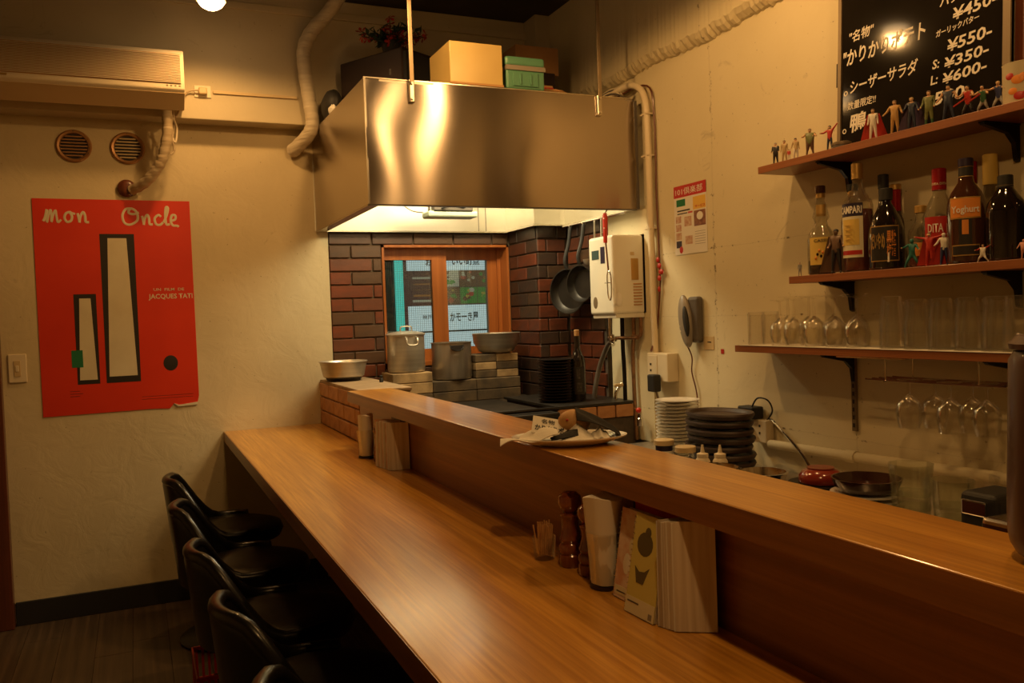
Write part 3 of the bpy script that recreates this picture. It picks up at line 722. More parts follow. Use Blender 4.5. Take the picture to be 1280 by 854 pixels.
# ------------------------------------------------------------------ shelves on the right wall
def shelf(label, y0, y1, z, brackets, cloth=False):
    t = thing('wall_shelf', label, 'shelf', (1.915, y0+.5, z-.022))
    MB().box(1.842, 1.986, y0, y1, z-.022, z).build('board', M['shelf'], t, bevel=.0012)
    for yb_ in brackets:
        MB().box(1.86, 1.988, yb_-.008, yb_+.008, z-.026, z-.022).prism([(0,0),(.128,0),(.124,-.006),(.040,-.022),(.016,-.045),(.010,-.085),(0,-.09)], -.006, .006,
            plane_m((1.988, yb_, z-.024), (-1,0,0), (0,0,1))).build('bracket', M['blackmetal'], t)
    return t
s1 = shelf('upper shelf with toy figures and tin can before the chalkboard', .5, 2.17, 1.66, (1.93, 1.40, .8))
s2_ = shelf('middle shelf carrying the liquor bottles', .5, 2.042, S2, (1.93, 1.40, .8))
s3 = shelf('lower shelf lined with white sheet and crowded with glasses', 1.312, 2.308, 1.088, (1.93, 1.40))
MB().box(1.8395, 1.984, 1.32, 2.28, 1.0882, 1.0898).build('shelf_liner', M['paper'], s3)
MB().box(1.8415, 1.850, 1.30, 1.312, 1.066, 1.088).build('end_cap', M['black'], s3)
rl = MB().box(1.980, 1.9895, 1.922, 1.938, .828, 1.06).build('slotted_rail', M['frame'], s3)
for k in range(9): MB().box(1.9785, 1.9802, 1.927, 1.933, .84+k*.024, .852+k*.024).build('slot', M['ink'], rl)
# glasses
def tumbler(name, label, loc, h, rt, rb_, inv=True, group=None, m_='glasst'):
    t = thing(name, label, 'glass', (0,0,0), group)
    # inverted: rim down
    pr = [(rt,0),(rt,.003),(rt*.985,h*.45),(rb_+.001,h-.012),(rb_,h-.002),(rb_-.003,h),(0,h),(0,h-.010),(rb_-.005,h-.010),(rt-.004,h*.45),(rt-.0025,0)]
    MB().lathe(pr, (0,0,0), 24, closed=False).build('glass_body', M[m_], t, True)
    if h > .12: MB().lathe([(rt+.0003,h*.32),(rt+.0008,h*.325),(rt+.0003,h*.33)], (0,0,0), 24).build('moulded_ring', M[m_], t, True)
    t.location = loc; return t
Z3 = 1.0899
hb = tumbler('highball_glass', 'x', (1.89, 1.70, Z3), .142, .0325, .026, group='upturned highball glasses on the lower shelf')
hy = [1.697, 1.617, 1.541, 1.465, 1.390, 1.335]
nm = ['leftmost of the front row', 'second in the front row', 'third in the front row', 'fourth in the front row', 'fifth in the front row', 'last of the front row at the shelf end']
hb['label'] = 'upturned highball glass, %s on the lower shelf' % nm[0]; hb.location = (1.885, hy[0], Z3)
for i in range(1, 6): dup(hb, (1.885, hy[i], Z3), 'upturned highball glass, %s' % nm[i], scale=(1,1,.93))
for i, y in enumerate([1.742, 1.66, 1.58, 1.50, 1.425]):
    dup(hb, (1.952, y, Z3), 'upturned highball glass, %s on the lower shelf' % ['first of the back row from the left', 'second of the back row', 'middle of the back row', 'fourth of the back row', 'last of the back row'][i], scale=(.96,.96,.90))
tb = tumbler('short_tumbler', 'upturned short tumbler at the left end of lower shelf', (1.885, 2.250, Z3), .108, .027, .026, group='short tumblers on the lower shelf')
dup(tb, (1.935, 2.235, Z3), 'upturned short tumbler just behind the leftmost one')
def goblet(name, label, loc, h, rb_, bowl, group, hang=False):
    t = thing(name, label, 'glass', (0,0,0), group)
    s = bowl/.085
    # rim down: rim at z=0, foot at z=h
    MB().lathe([(rb_*.80,0),(rb_*.92,.018*s),(rb_,.042*s),(rb_*.88,.066*s),(rb_*.45,.082*s),(.004,.090*s),(.003,.090*s),(rb_*.42,.0805*s),(rb_*.86,.0645*s),(rb_-.0016,.042*s),(rb_*.92-.0016,.018*s),(rb_*.80-.0014,0)], (0,0,0), 22).build('bowl', M['glass'], t, True)
    MB().tube([(0,0,.088*s),(0,0,h-.006)], [.0045,.003], 8).build('stem', M['glass'], t, True)
    MB().lathe([(.003,h-.008),(.012,h-.0045),(.030,h-.0022),(.030,h-.0005),(0,h)], (0,0,0), 22).build('foot', M['glass'], t, True)
    t.location = loc; return t
G = 'upturned stemmed glasses on the lower shelf'
gb = goblet('wine_glass', 'upturned wine glass, rightmost of the front row beside highballs', (1.885, 1.822, Z3), .148, .034, .085, G)
for (x, y, sc_, la) in [(1.880, 1.896, 1.0, 'upturned wine glass, second from the right in the front row'),
                        (1.885, 1.985, 1.02, 'upturned wine glass, third from the right in the front row'),
                        (1.875, 2.060, 1.0, 'upturned wine glass, fourth from the right in the front row'),
                        (1.945, 2.070, 1.04, 'upturned wine glass behind the fourth one from the right'),
                        (1.950, 2.170, 1.05, 'upturned wine glass standing alone behind the short tumblers'),
                        (1.885, 2.135, .98, 'upturned wine glass at front just right of the short tumblers'),
                        (1.950, 1.975, 1.04, 'upturned wine glass at the back, behind the third from right'),
                        (1.950, 1.880, 1.04, 'upturned wine glass at the back beside the first back row highball')]:
    dup(gb, (x, y, Z3), la, scale=(sc_, sc_, sc_))
# hanging rack with glasses
rk = thing('glass_rack', 'chrome wire rack screwed under the lower shelf holding stemmed glasses', 'rack', (1.9, 1.55, 1.066))
for x in (1.862, 1.888, 1.914, 1.940, 1.966):
    MB().tube(smoothpts([(x,1.33,1.055),(x,1.345,1.012),(x,1.39,1.006),(x,1.70,1.003),(x,1.77,1.004)],4), .0022, 6).build('rail', M['chrome'], rk, True)
MB().tube([(1.855,1.70,1.0005),(1.972,1.70,1.0005)], .0022, 6).build('cross_bar', M['chrome'], rk, True)
for x in (1.862, 1.966):
    MB().tube([(x,1.70,1.066),(x,1.70,1.003)], .002, 6).build('hanger', M['chrome'], rk, True)
    MB().tube([(x,1.42,1.066),(x,1.42,1.006)], .002, 6).build('hanger', M['chrome'], rk, True)
MB().box(1.845, 1.858, 1.62, 1.86, 1.062, 1.0655).build('mounting_strip', M['chrome'], rk)
HG = 'stemmed glasses hanging from the rack'
h1 = goblet('hanging_wine_glass', 'stemmed glass hanging at the left end of the rack', (1.875, 1.637, .879), .130, .034, .085, HG)
for (x, y, la) in [(1.927, 1.60, 'stemmed glass hanging behind the leftmost one'), (1.875, 1.512, 'stemmed glass hanging at front in the middle of rack'),
                   (1.927, 1.49, 'stemmed glass hanging behind the middle one'), (1.901, 1.43, 'stemmed glass hanging at the right end of the rack')]:
    dup(h1, (x, y, .879), la)

# ------------------------------------------------------------------ chalkboard
BO = Vector((1.936, 1.925, 1.6605)); bup = Vector((.024, 0, .54)).normalized(); bri = Vector((0, -1, 0))
BW, BHH = .545, .50
cb = thing('chalkboard_menu', 'black chalkboard menu leaning on wall behind the toy figures', 'chalkboard', tuple(BO))
mB = plane_m(BO, bri, bup)   # x right, y up, z toward room
MB().box(0, BW, 0, BHH, -.008, 0, mB).build('slate', M['board'], cb)
for a in ((0,.012,0,BHH),(BW-.020,BW,0,BHH),(0,BW,BHH-.010,BHH),(0,BW,0,.010)):
    MB().box(*a, -.010, .005, mB).build('board_frame', M['frame'], cb)
MB().box(BW, BW+.030, 0, BHH, -.028, -.012, mB).build('rear_leg', M['doorw'], cb)
MB().box(-.012, -.002, .20, .27, -.012, -.002, mB).build('hinge', M['blackmetal'], cb)
def chalk(s, u, v, h, w=None, bold=.012, tilt=0, shear=.12):
    o = BO+bri*u+bup*v; n = bri.cross(bup)
    rt = (bri*math.cos(R(tilt))+bup*math.sin(R(tilt))); up = (-bri*math.sin(R(tilt))+bup*math.cos(R(tilt)))
    text(s, M['chalk'], cb, o+n*.0005, rt, up, h, w, name='chalk_writing', bold=bold, shear=shear)
chalk('"名物"', .040, .315, .033, .090)
chalk('"かりかりポテト', .018, .250, .050, .285, .02)
chalk('バター', .345, .315, .027, .088, .02)
chalk('¥450-', .385, .268, .032, .125, .02, 2)
chalk('ガーリックバター', .335, .240, .018, .125, .02, 3)
chalk('¥550-', .370, .192, .032, .125, .02, 2)
chalk('シーザーサラダ', .045, .165, .040, .235, .015)
chalk('S:', .325, .160, .024, None, .02)
chalk('¥350-', .362, .151, .029, .125, .02, 2)
chalk('L:', .320, .120, .024, None, .02)
chalk('¥600-', .357, .112, .029, .125, .02, 2)
chalk('数量限定!!', .035, .120, .024, .105, .01)
chalk('鴨', .045, .052, .055, .062, .02)
chalk('500-', .330, .064, .034, .11, .02)
for u_0, v_0 in ((.028,.172),(.024,.062)):
    MB().lathe([(.0045,0),(.0075,0),(.0075,.0006),(.0045,.0006)], (0,0,0), 14, plane_m(BO+bri*u_0+bup*v_0, bri, bup), closed=True).build('chalk_ring', M['chalk'], cb)

# ------------------------------------------------------------------ toy figures (skinned single bodies)
skin_c = mat('toy_skin', (.55,.33,.18), .5)
TM = {n_: mat('toy_'+n_, c_, .45) for n_, c_ in dict(dark=(.02,.018,.02), tan=(.42,.30,.14), white=(.66,.62,.54), green=(.14,.16,.05), red=(.45,.03,.02), blue=(.03,.04,.12), gold=(.45,.26,.08), brown=(.14,.08,.05), teal=(.02,.16,.13), grey=(.25,.24,.22), pink=(.65,.30,.22), navy=(.02,.03,.06), purple=(.06,.04,.09), dgreen=(.03,.10,.04)).items()}
ALLT = [skin_c]+list(TM.values()); TI = {n_: i+1 for i, n_ in enumerate(TM)}; TI['skin'] = 0
def figure(label, loc, h, rz, shirt, trous, shoes='dark', sleeves=None, arms=((-60,-10),(-60,-10)), lean=0, legs=(6,6), fat=1.0, hair='dark', cape=None, crouch=0, coat=None, name='toy_figure', helmet=None):
    """arms: (raise angle from straight down sideways, forward angle) per side; local frame faces -x"""
    t = thing(name, label, 'toy', (0,0,0), 'toy figures on the %s shelf' % ('upper' if loc[2] > 1.5 else 'middle'))
    fat *= 1.18; H = h; hip = .50*H*(1-.35*crouch); nk = hip+.34*H; V = Vector
    def ln(p): return V((p[0]-math.tan(R(lean))*(p[2]-hip)*(1 if p[2] > hip else 0), p[1], p[2]))
    pts = {}; pts['pelvis'] = V((0,0,hip)); pts['waist'] = ln((0,0,hip+.10*H)); pts['chest'] = ln((0,0,hip+.25*H)); pts['neck'] = ln((0,0,nk))
    pts['head'] = ln((-.008*H/.1*.1,0,nk+.055*H)); pts['crown'] = ln((-.01*H,0,nk+.125*H))
    E_ = [('pelvis','waist'),('waist','chest'),('chest','neck'),('neck','head'),('head','crown')]
    rad = dict(pelvis=.072*fat, waist=.066*fat, chest=.085*(fat+1)/2, neck=.034, head=.062, crown=.048)
    for i, s in ((0, 1), (1, -1)):
        a = R(legs[i]); kx = -.10*H*crouch
        pts['hip%d' % i] = V((0, s*.045*H, hip-.03*H)); pts['knee%d' % i] = V((kx-.01*H, s*(.045*H+math.sin(a)*.24*H), hip*.5))
        pts['ank%d' % i] = V((kx*.1+.01*H, s*(.045*H+math.sin(a)*.44*H), .035*H)); pts['toe%d' % i] = V((-.055*H, s*(.045*H+math.sin(a)*.46*H), .018*H))
        E_ += [('pelvis','hip%d' % i),('hip%d' % i,'knee%d' % i),('knee%d' % i,'ank%d' % i),('ank%d' % i,'toe%d' % i)]
        rad.update({'hip%d' % i:.055*fat, 'knee%d' % i:.040, 'ank%d' % i:.028, 'toe%d' % i:.020})
        ra, fa = R(max(arms[i][0]-22, -82) if arms[i][0] < 5 else arms[i][0]), R(arms[i][1]); sh = pts['chest']+V((0, s*.095*H*(fat+1)/2, .05*H))
        d1 = V((-math.sin(fa)*math.cos(ra), s*math.cos(ra)*math.cos(fa), math.sin(ra)))
        el = sh+d1*.15*H; bend = R(arms[i][2]) if len(arms[i]) > 2 else R(12)
        d2 = (d1+V((-math.sin(bend), 0, math.sin(bend)*.4))).normalized(); wr = el+d2*.14*H; hd = wr+d2*.04*H
        pts.update({'sh%d' % i:sh, 'el%d' % i:el, 'wr%d' % i:wr, 'hd%d' % i:hd})
        E_ += [('chest','sh%d' % i),('sh%d' % i,'el%d' % i),('el%d' % i,'wr%d' % i),('wr%d' % i,'hd%d' % i)]
        rad.update({'sh%d' % i:.042, 'el%d' % i:.032, 'wr%d' % i:.024, 'hd%d' % i:.027})
    keys = list(pts); idx = {k: i for i, k in enumerate(keys)}
    me = bpy.data.meshes.new('f'); me.from_pydata([pts[k] for k in keys], [(idx[a], idx[b]) for a, b in E_], [])
    o = bpy.data.objects.new('f', me); COL.objects.link(o); o.modifiers.new('s', 'SKIN'); sub = o.modifiers.new('u', 'SUBSURF'); sub.levels = 1; sub.render_levels = 1
    for k in keys: sv = me.skin_vertices[0].data[idx[k]]; sv.radius = (rad[k]*H, rad[k]*H)
    me.skin_vertices[0].data[idx['pelvis']].use_root = True
    m2 = bpy.data.meshes.new_from_object(o.evaluated_get(bpy.context.evaluated_depsgraph_get())); bpy.data.objects.remove(o)
    m2.materials.clear()
    for q in ALLT: m2.materials.append(q)
    zone = {}
    for a, b in E_:
        k = b
        if k in ('waist','chest') or k.startswith('sh') or (k == 'neck'): c_ = shirt
        elif k in ('head','crown'): c_ = helmet or 'skin'
        elif k.startswith(('hip','knee')): c_ = coat or trous
        elif k.startswith('ank'): c_ = trous
        elif k.startswith('toe'): c_ = shoes
        elif k.startswith('el'): c_ = sleeves or shirt
        elif k.startswith('wr'): c_ = sleeves or shirt
        else: c_ = 'skin'
        if k.startswith('wr') and sleeves == 'skin': c_ = 'skin'
        zone[(a, b)] = TI[c_]
    for p in m2.polygons:
        best = 1e9; p.use_smooth = True
        for (a, b), z_ in zone.items():
            A = pts[a]; B = pts[b]; ab = B-A; u = max(0, min(1, (p.center-A).dot(ab)/max(ab.length_squared, 1e-9))); d = (p.center-(A+ab*u)).length-rad[b]*H*.6
            if d < best: best = d; p.material_index = z_
    zmin = min(v.co.z for v in m2.vertices)
    for v in m2.vertices: v.co.z -= zmin
    body = bpy.data.objects.new('body', m2); COL.objects.link(body); body.parent = t; OFF[body.name] = V()
    if hair:
        c_ = pts['head']; MB().ball((c_.x+.012*H, c_.y, c_.z+.035*H-zmin), (.058*H,.060*H,.050*H), 10, 6).build('hair', TM[hair], t, True)
    if cape:
        vs = []; n1, n2 = 6, 7
        top = pts['chest']+V((.055*H,0,.07*H-zmin))
        for i in range(n1+1):
            for j in range(n2+1):
                u = i/n1; v = j/n2-.5; wd = (.22+.30*u)*H
                vs.append((top.x+.03*H+u*.10*H+.02*H*math.cos(v*14)*u-.10*H*(abs(v)*2)**2*(.5+u*.3), v*wd*2*.8, top.z*(1-u)+.03*H*u))
        fs = [(i*(n2+1)+j, i*(n2+1)+j+1, (i+1)*(n2+1)+j+1, (i+1)*(n2+1)+j) for i in range(n1) for j in range(n2)]
        MB().add(vs, fs).build('cape', TM[cape], t, True)
    t.location = loc; t.rotation_euler = (0, 0, rz); return t
S1 = 1.660
D_ = ((-65,10),(-65,10))
FX = 1.885
figure('toy man in long dark coat, leftmost figure on the upper shelf', (FX,2.135,S1), .075, .6, 'dark', 'dark', hair='grey', fat=1.25, arms=((-70,40,60),(-70,40,60)), coat='dark')
figure('toy man in tan coat beside the dark coated one', (FX,2.095,S1), .075, .6, 'tan', 'tan', hair='brown', arms=D_, coat='tan')
figure('toy man in pale suit leaning forward near shelf left end', (FX,2.045,S1), .073, .9, 'tan', 'white', hair='dark', lean=-12, arms=((-50,20),(-70,20)))
figure('tiny red and white toy child before the leaning figure', (FX-.025,2.048,S1), .036, .6, 'red', 'white', arms=D_, fat=1.2)
figure('stout toy man in green shirt holding hands to his mouth', (FX,1.985,S1), .088, .7, 'green', 'brown', sleeves='skin', hair='brown', fat=1.75, arms=((-20,60,110),(-20,60,110)), legs=(10,10))
figure('toy woman in red top with one arm flung up', (FX,1.905,S1), .080, .4, 'red', 'navy', sleeves='red', hair='dark', arms=((-10,30,90),(48,0,0)), legs=(7,7), fat=.85)
figure('white toy figure with dark red cape at left of chalkboard writing', (FX,1.745,S1), .092, .5, 'white', 'white', 'white', arms=((-60,10),(-60,10)), cape='red', hair='brown')
figure('gold armoured toy figure with bent arms before the chalkboard', (FX,1.672,S1), .098, .5, 'gold', 'gold', 'brown', arms=((-35,10,30),(-45,10,50)), hair='brown', fat=1.15)
figure('dark blue toy figure with purple cape before the chalkboard', (FX,1.618,S1), .092, .5, 'navy', 'navy', arms=((-40,20,40),(-45,20,40)), cape='purple', hair='tan')
figure('toy figure with green coat before the chalkboard', (FX,1.565,S1), .096, .4, 'green', 'dgreen', arms=((-55,15,30),(-60,15,30)), coat='green', hair='brown', fat=1.2)
figure('broad toy fighter in black vest and blue trousers', (FX,1.508,S1), .096, .4, 'navy', 'navy', sleeves='skin', arms=((-40,10,25),(-40,10,25)), hair='dark', fat=1.25, legs=(12,12))
figure('crouching toy figure in red holding a red stick', (FX,1.452,S1), .088, .3, 'red', 'dark', sleeves='skin', crouch=.6, lean=12, arms=((-20,50,60),(-25,50,60)), legs=(16,16), hair='dark')
figure('crouching toy figure in green between red and blue ones', (FX,1.412,S1), .078, .3, 'dgreen', 'grey', sleeves='skin', crouch=.7, lean=14, arms=((-10,40,60),(-20,50,60)), legs=(18,18), hair='dark')
figure('crouching toy figure in blue nearest the tin can', (FX,1.372,S1), .078, .3, 'blue', 'grey', sleeves='skin', crouch=.7, lean=12, arms=((0,40,60),(-15,40,60)), legs=(18,18), hair='tan')
for y0, y1 in ((1.47, 1.43), (1.432, 1.395)):
    o = MB().tube([(FX-.03,y0,S1+.028),(FX-.035,y1,S1+.040)], .002, 6).build('toy_stick', TM['red'], None, True); tag(o, 'thin red toy stick held %s' % ('by the red crouching figure' if y0 > 1.45 else 'by the green crouching figure'), 'toy')
cc = thing('round_tin', 'small dark round tin on upper shelf beside chalkboard corner', 'tin', (1.885, 1.86, S1))
MB().lathe([(0,0),(.026,0),(.026,.012),(0,.012)], (1.885,1.86,S1), 24).build('tin_base', M['greyd'], cc, True)
MB().lathe([(0,.012),(.027,.012),(.027,.019),(.022,.021),(.0,.021)], (1.885,1.86,S1), 24).build('lid', M['frame'], cc, True)
# middle shelf figures
figure('tiny grey toy man alone at left end of the middle shelf', (1.862,2.015,S2), .043, .5, 'grey', 'grey', arms=D_, coat='grey', hair='grey')
figure('tall dark bronze toy figure with folded wings beside the aperitif', (1.851,1.856,S2), .130, .5, 'brown', 'dark', 'dark', 'brown', arms=((-60,30,60),(-45,30,50)), cape='brown', hair='dark', helmet='brown')
figure('crouching teal toy figure before the small clear bottle', (1.855,1.600,S2), .085, .6, 'teal', 'teal', 'teal', arms=((-10,40,60),(-30,40,60)), crouch=.6, hair='teal', helmet='teal', legs=(20,20))
figure('toy figure wrapped in a wide red cape, before the broad clear bottle', (1.853,1.545,S2), .088, .3, 'red', 'red', 'red', 'red', arms=((10,0),(10,0)), cape='red', hair='brown')
figure('white and blue toy knight with long red cape on the middle shelf', (1.853,1.503,S2), .082, .6, 'white', 'blue', 'blue', 'white', arms=((-35,20,40),(-35,20,40)), cape='red', hair='white', helmet='white')
figure('small white and red seated toy before the black bottle', (1.851,1.395,S2), .050, .3, 'white', 'white', 'white', 'red', arms=((-10,40,60),(20,20,20)), crouch=.8, hair='brown', legs=(25,25), fat=1.3)
figure('small pink toy animal at right end of middle shelf', (1.860,1.300,S2), .046, .3, 'pink', 'pink', 'pink', 'pink', arms=((-40,30),(-40,30)), fat=1.7, hair='pink', helmet='pink')
# tin can and green bottle
c = (1.905, 1.330, S1)
tn = thing('tin_can', 'printed white and orange tin can at right end of upper shelf', 'can', c)
MB().lathe([(0,0),(.038,0),(.039,.002),(.039,.094),(.040,.096),(.038,.097),(.037,.094),(0,.093)], c, 32).build('can_body', M['cavewhite'], tn, True)
for (a0, z0, rr_, m_) in [(150,.065,.010,'redlab'),(175,.055,.013,'orlab'),(195,.06,.012,'orlab'),(180,.018,.012,'redlab'),(205,.02,.012,'redlab'),(160,.03,.010,'orlab'),(220,.05,.014,'orlab')]:
    a = R(a0+28); o = Vector((c[0]+.0392*math.cos(a), c[1]+.0392*math.sin(a), S1+z0))
    MB().ball((0,0,0), (rr_,rr_*.8,.001), 12, 4, plane_m(o, (-math.sin(a), math.cos(a), 0), (0,0,1))).build('printed_mark', M[m_], tn, True)
bottle('green glass bottle behind the tin can on upper shelf', (1.965, 1.325, S1), std(.024,.12,.17,.20,.24,.010), M['bottlegreen'], [(.235,.25,.012,M['gold'])], [(.05,.11,.024,120,M['orlab'])], name='green_bottle')

# ------------------------------------------------------------------ things on the kitchen worktop
ZW = .660
sp = MB().lathe([(0,0),(.045,0),(.050,.003),(.080,.009),(.081,.0115),(.078,.0115),(.05,.006),(0,.005)], (0,0,0), 32).build('side_plate', M['white'], None, True)
sp.location = (1.80, 2.59, ZW)
tag(sp, 'white side plate with dark rim, bottom of the tall stack', 'plate', 'white side plates in the tall stack')
for i in range(1, 18):
    dup(sp, (1.80+rs.uniform(-.0015,.0015), 2.59+rs.uniform(-.0015,.0015), ZW+i*.0127), 'white side plate with dark rim, %s of the tall stack' % ('top' if i == 17 else ordn[i]+' from the bottom'))
# dark oval wooden platters
M['pl'] = mat('charred_wood', (.030,.016,.010), .5, col2=(.045,.022,.013), scale=(10,30,30))
def oval(seg=36):
    m = MB(); pr = [(0,0),(.09,0),(.118,.008),(.125,.020),(.122,.026),(.113,.024),(.105,.014),(0,.012)]
    m.lathe(pr, (0,0,0), seg); m.v = [(x*.80, y*1.05, z) for x, y, z in m.v]; return m
ov = oval().build('oval_platter', M['pl'], None, True); ov.location = (1.77, 2.31, ZW)
tag(ov, 'charred oval wooden steak platter, bottom of the dark stack', 'platter', 'charred oval platters')
for i in range(1, 8):
    d_ = dup(ov, (1.77+rs.uniform(-.004,.004), 2.31+rs.uniform(-.006,.006), ZW+i*.0265), 'charred oval wooden steak platter, %s of the dark stack' % ('top' if i == 7 else ordn[i]+' from the bottom'))
# jars, squeeze bottles
for i, (x, y, h, la) in enumerate([(1.62,2.415,.118,'short jar with beige lid and blue label, left of a pair'),(1.60,2.265,.116,'short jar with beige lid, right of a pair')]):
    j = thing('spice_jar', la, 'jar', (x,y,ZW), 'spice jars behind the bar top')
    MB().lathe([(0,0),(.027,0),(.029,.003),(.029,h-.022),(.027,h-.016)], (x,y,ZW), 24).build('jar_body', M['bluecap'] if i == 0 else M['glassjug'], j, True)
    MB().lathe([(0,h-.018),(.034,h-.018),(.034,h-.002),(.032,h),(0,h)], (x,y,ZW), 24).build('lid', M['creamd'], j, True)
    if i == 0: MB().lathe([(.0292,.066),(.0296,.067),(.0296,.080),(.0292,.081)], (x,y,ZW), 24).build('label_band', M['paper'], j, True)
for i, (x, y) in enumerate([(1.60,2.175),(1.64,2.14)]):
    j = thing('squeeze_bottle', 'cream squeeze bottle with pointed nozzle, %s of a pair' % ('left' if i == 0 else 'right'), 'bottle', (x,y,ZW), 'squeeze bottles behind the bar top')
    MB().lathe([(0,0),(.021,0),(.023,.004),(.023,.082),(.016,.094)], (x,y,ZW), 20).build('bottle_body', M['cream'], j, True)
    MB().lathe([(0,.094),(.018,.094),(.018,.104),(.007,.108),(.003,.132),(0,.132)], (x,y,ZW), 16).build('nozzle', M['cream'], j, True)
for i, (x, y) in enumerate([(1.52,2.0),(1.56,1.85)]):
    j = vessel('steel_bowl', 'round steel bowl rim just above the bar top, %s of two' % ('left' if i == 0 else 'right'), 'bowl', (x,y,ZW), .045, .065, .098 if i == 0 else .104, M['chrome'], round_=.01, group='steel bowls behind the bar top')
# bowls and plates
dp = MB().lathe([(0,0),(.05,0),(.055,.003),(.080,.008),(.081,.011),(.077,.011),(0,.006)], (0,0,0), 30).build('dark_plate', M['blackmetal'], None, True)
dp.location = (1.60, 1.675, ZW); tag(dp, 'thin black saucer, bottom of the stack under the red bowl', 'plate', 'black saucers under the red bowl')
for i in range(1, 8): dup(dp, (1.60+rs.uniform(-.002,.002), 1.675, ZW+i*.0125), 'thin black saucer, %s of the stack under the red bowl' % ('top' if i == 7 else ordn[i]+' from the bottom'))
rbw = thing('lacquer_bowl', 'upturned red lacquer bowl on the black saucers', 'bowl', (1.60, 1.675, .760))
MB().lathe([(.055,0),(.056,.002),(.054,.018),(.044,.030),(.034,.034),(.034,.038),(0,.038)], (1.60,1.675,.7595), 32).build('bowl_body', M['lacq'], rbw, True)
wp = MB().lathe([(0,0),(.05,0),(.055,.003),(.083,.009),(.084,.012),(.080,.012),(0,.006)], (0,0,0), 30).build('white_plate', M['white'], None, True)
wp.location = (1.595, 1.520, ZW); tag(wp, 'white plate, bottom of the stack under the brown dish', 'plate', 'white plates under the brown dish')
for i in range(1, 8): dup(wp, (1.595, 1.520, ZW+i*.0128), 'white plate, %s of the stack under the brown dish' % ('top' if i == 7 else ordn[i]+' from the bottom'))
bd = thing('lacquer_dish', 'glossy dark brown round dish on the white plates', 'dish', (1.595,1.52,.7625))
MB().lathe([(0,0),(.05,0),(.07,.006),(.079,.026),(.081,.034),(.077,.034),(.070,.012),(0,.008)], (1.595,1.52,.7623), 36).build('dish_body', M['dlacq'], bd, True)
MB().lathe([(.040,.009),(.042,.011),(.044,.009)], (1.595,1.52,.7623), 28).build('inner_ring', M['lacq'], bd, True)
def jug(label, c, r, h, flutes=10):
    t = thing('pressed_glass', label, 'glass', c, 'pressed glass tumblers behind the bar top'); m = MB(); seg = 48
    m.lathe([(0,0),(r*.72,0),(r*.78,.004),(r*.84,h*.5),(r*.94,h*.85),(r,h),(r-.003,h),(r*.80,h*.5),(r*.70,.014),(0,.012)], (0,0,0), seg)
    vs = []
    for (x, y, z) in m.v:
        a = math.atan2(y, x); k = 1+.025*math.cos(a*flutes)*(z > .01); vs.append((x*k+c[0], y*k+c[1], z+c[2]))
    m.v = vs; m.build('glass_body', M['glassjug'], t, True)
    for q in (.45, .62): MB().lathe([(r*.86,h*q),(r*.89,h*q+.004),(r*.87,h*q+.008)], c, 36).build('moulded_ring', M['glassjug'], t, True)
    return t
jug('large fluted pressed glass tumbler behind the bar top', (1.60,1.395,ZW), .048, .188)
jug('smaller fluted pressed glass tumbler just behind the black dispenser', (1.615,1.300,ZW), .044, .165, 12)
gbl = thing('glass_bowl', 'shallow clear glass bowl against the wall under hanging glasses', 'bowl', (1.80,1.43,ZW))
MB().lathe([(0,0),(.045,0),(.05,.01),(.085,.10),(.088,.13),(.085,.13),(.080,.10),(.045,.014),(0,.012)], (1.80,1.43,ZW), 36).build('bowl_body', M['glass'], gbl, True)
tg = vessel('glass_tray', 'wide clear glass container by the wall at right', 'tray', (1.86,1.23,ZW), .09, .10, .135, M['glass'])
# black dispenser and chrome box
bd2 = thing('paper_dispenser', 'black plastic dispenser with silver window beside glass tumblers', 'dispenser', (1.58,1.20,ZW))
MB().box(1.55, 1.66, 1.150, 1.235, ZW, .822).build('dispenser_body', M['black'], bd2, bevel=.014, seg=4)
MB().box(1.545, 1.552, 1.170, 1.225, .775, .806).build('window', M['chrome'], bd2, bevel=.003)
bd3 = thing('napkin_box', 'chrome box holding napkins beside the black dispenser', 'box', (1.50,1.06,ZW))
MB().box(1.47, 1.60, 1.00, 1.118, ZW, .755).build('box_body', M['cream'], bd3, bevel=.006)
MB().box(1.465, 1.605, .995, 1.122, .755, .80).build('box_lid', M['chrome'], bd3, bevel=.012, seg=3)

# ------------------------------------------------------------------ on the right wall
# water heater
hx0, hx1, hy0, hy1, hz0, hz1 = 1.822, 1.975, 3.052, 3.255, 1.195, 1.535
ht = thing('water_heater', 'cream wall mounted gas water heater with magnets beside hanging pans', 'water heater', (1.9, 3.15, hz0))
MB().box(hx0, hx1, hy0, hy1, hz0+.008, hz1).build('casing', M['heater'], ht, bevel=.012, seg=4)
MB().box(hx0+.012, hx1, hy0+.006, hy1-.004, hz0-.008, hz0+.010).build('bottom_tray', M['heater'], ht, bevel=.003)
MB().box(hx1, XR-.001, hy0-.006, hy1, hz0+.01, hz1+.002).build('back_plate', M['greyd'], ht)
MB().box(1.910, 1.945, hy0-.0012, hy0+.001, 1.345, 1.435).build('control_panel', M['gold'], ht)
MB().box(1.908, 1.926, hy0-.0012, hy0+.001, 1.448, 1.462).build('sticker', M['creamd'], ht)
for k in range(8): MB().box(1.918, 1.960, hy0-.0014, hy0+.001, 1.238+k*.0125, 1.243+k*.0125).build('vent_slot', M['cardb'], ht)
MB().box(hx0-.0012, hx0+.001, 3.165, 3.225, 1.44, 1.478).build('magnet', M['tealw'], ht)
MB().box(hx0-.0012, hx0+.001, 3.115, 3.150, 1.42, 1.49).build('magnet', M['bluecap'], ht)
MB().ball((hx0, 3.205, 1.255), (.0015,.020,.026), 10, 6).build('worn_patch', M['frame'], ht, True)
MB().ball((1.845, 3.0508, 1.265), (.017,.0012,.030), 12, 6).build('egg_magnet', M['white'], ht, True)
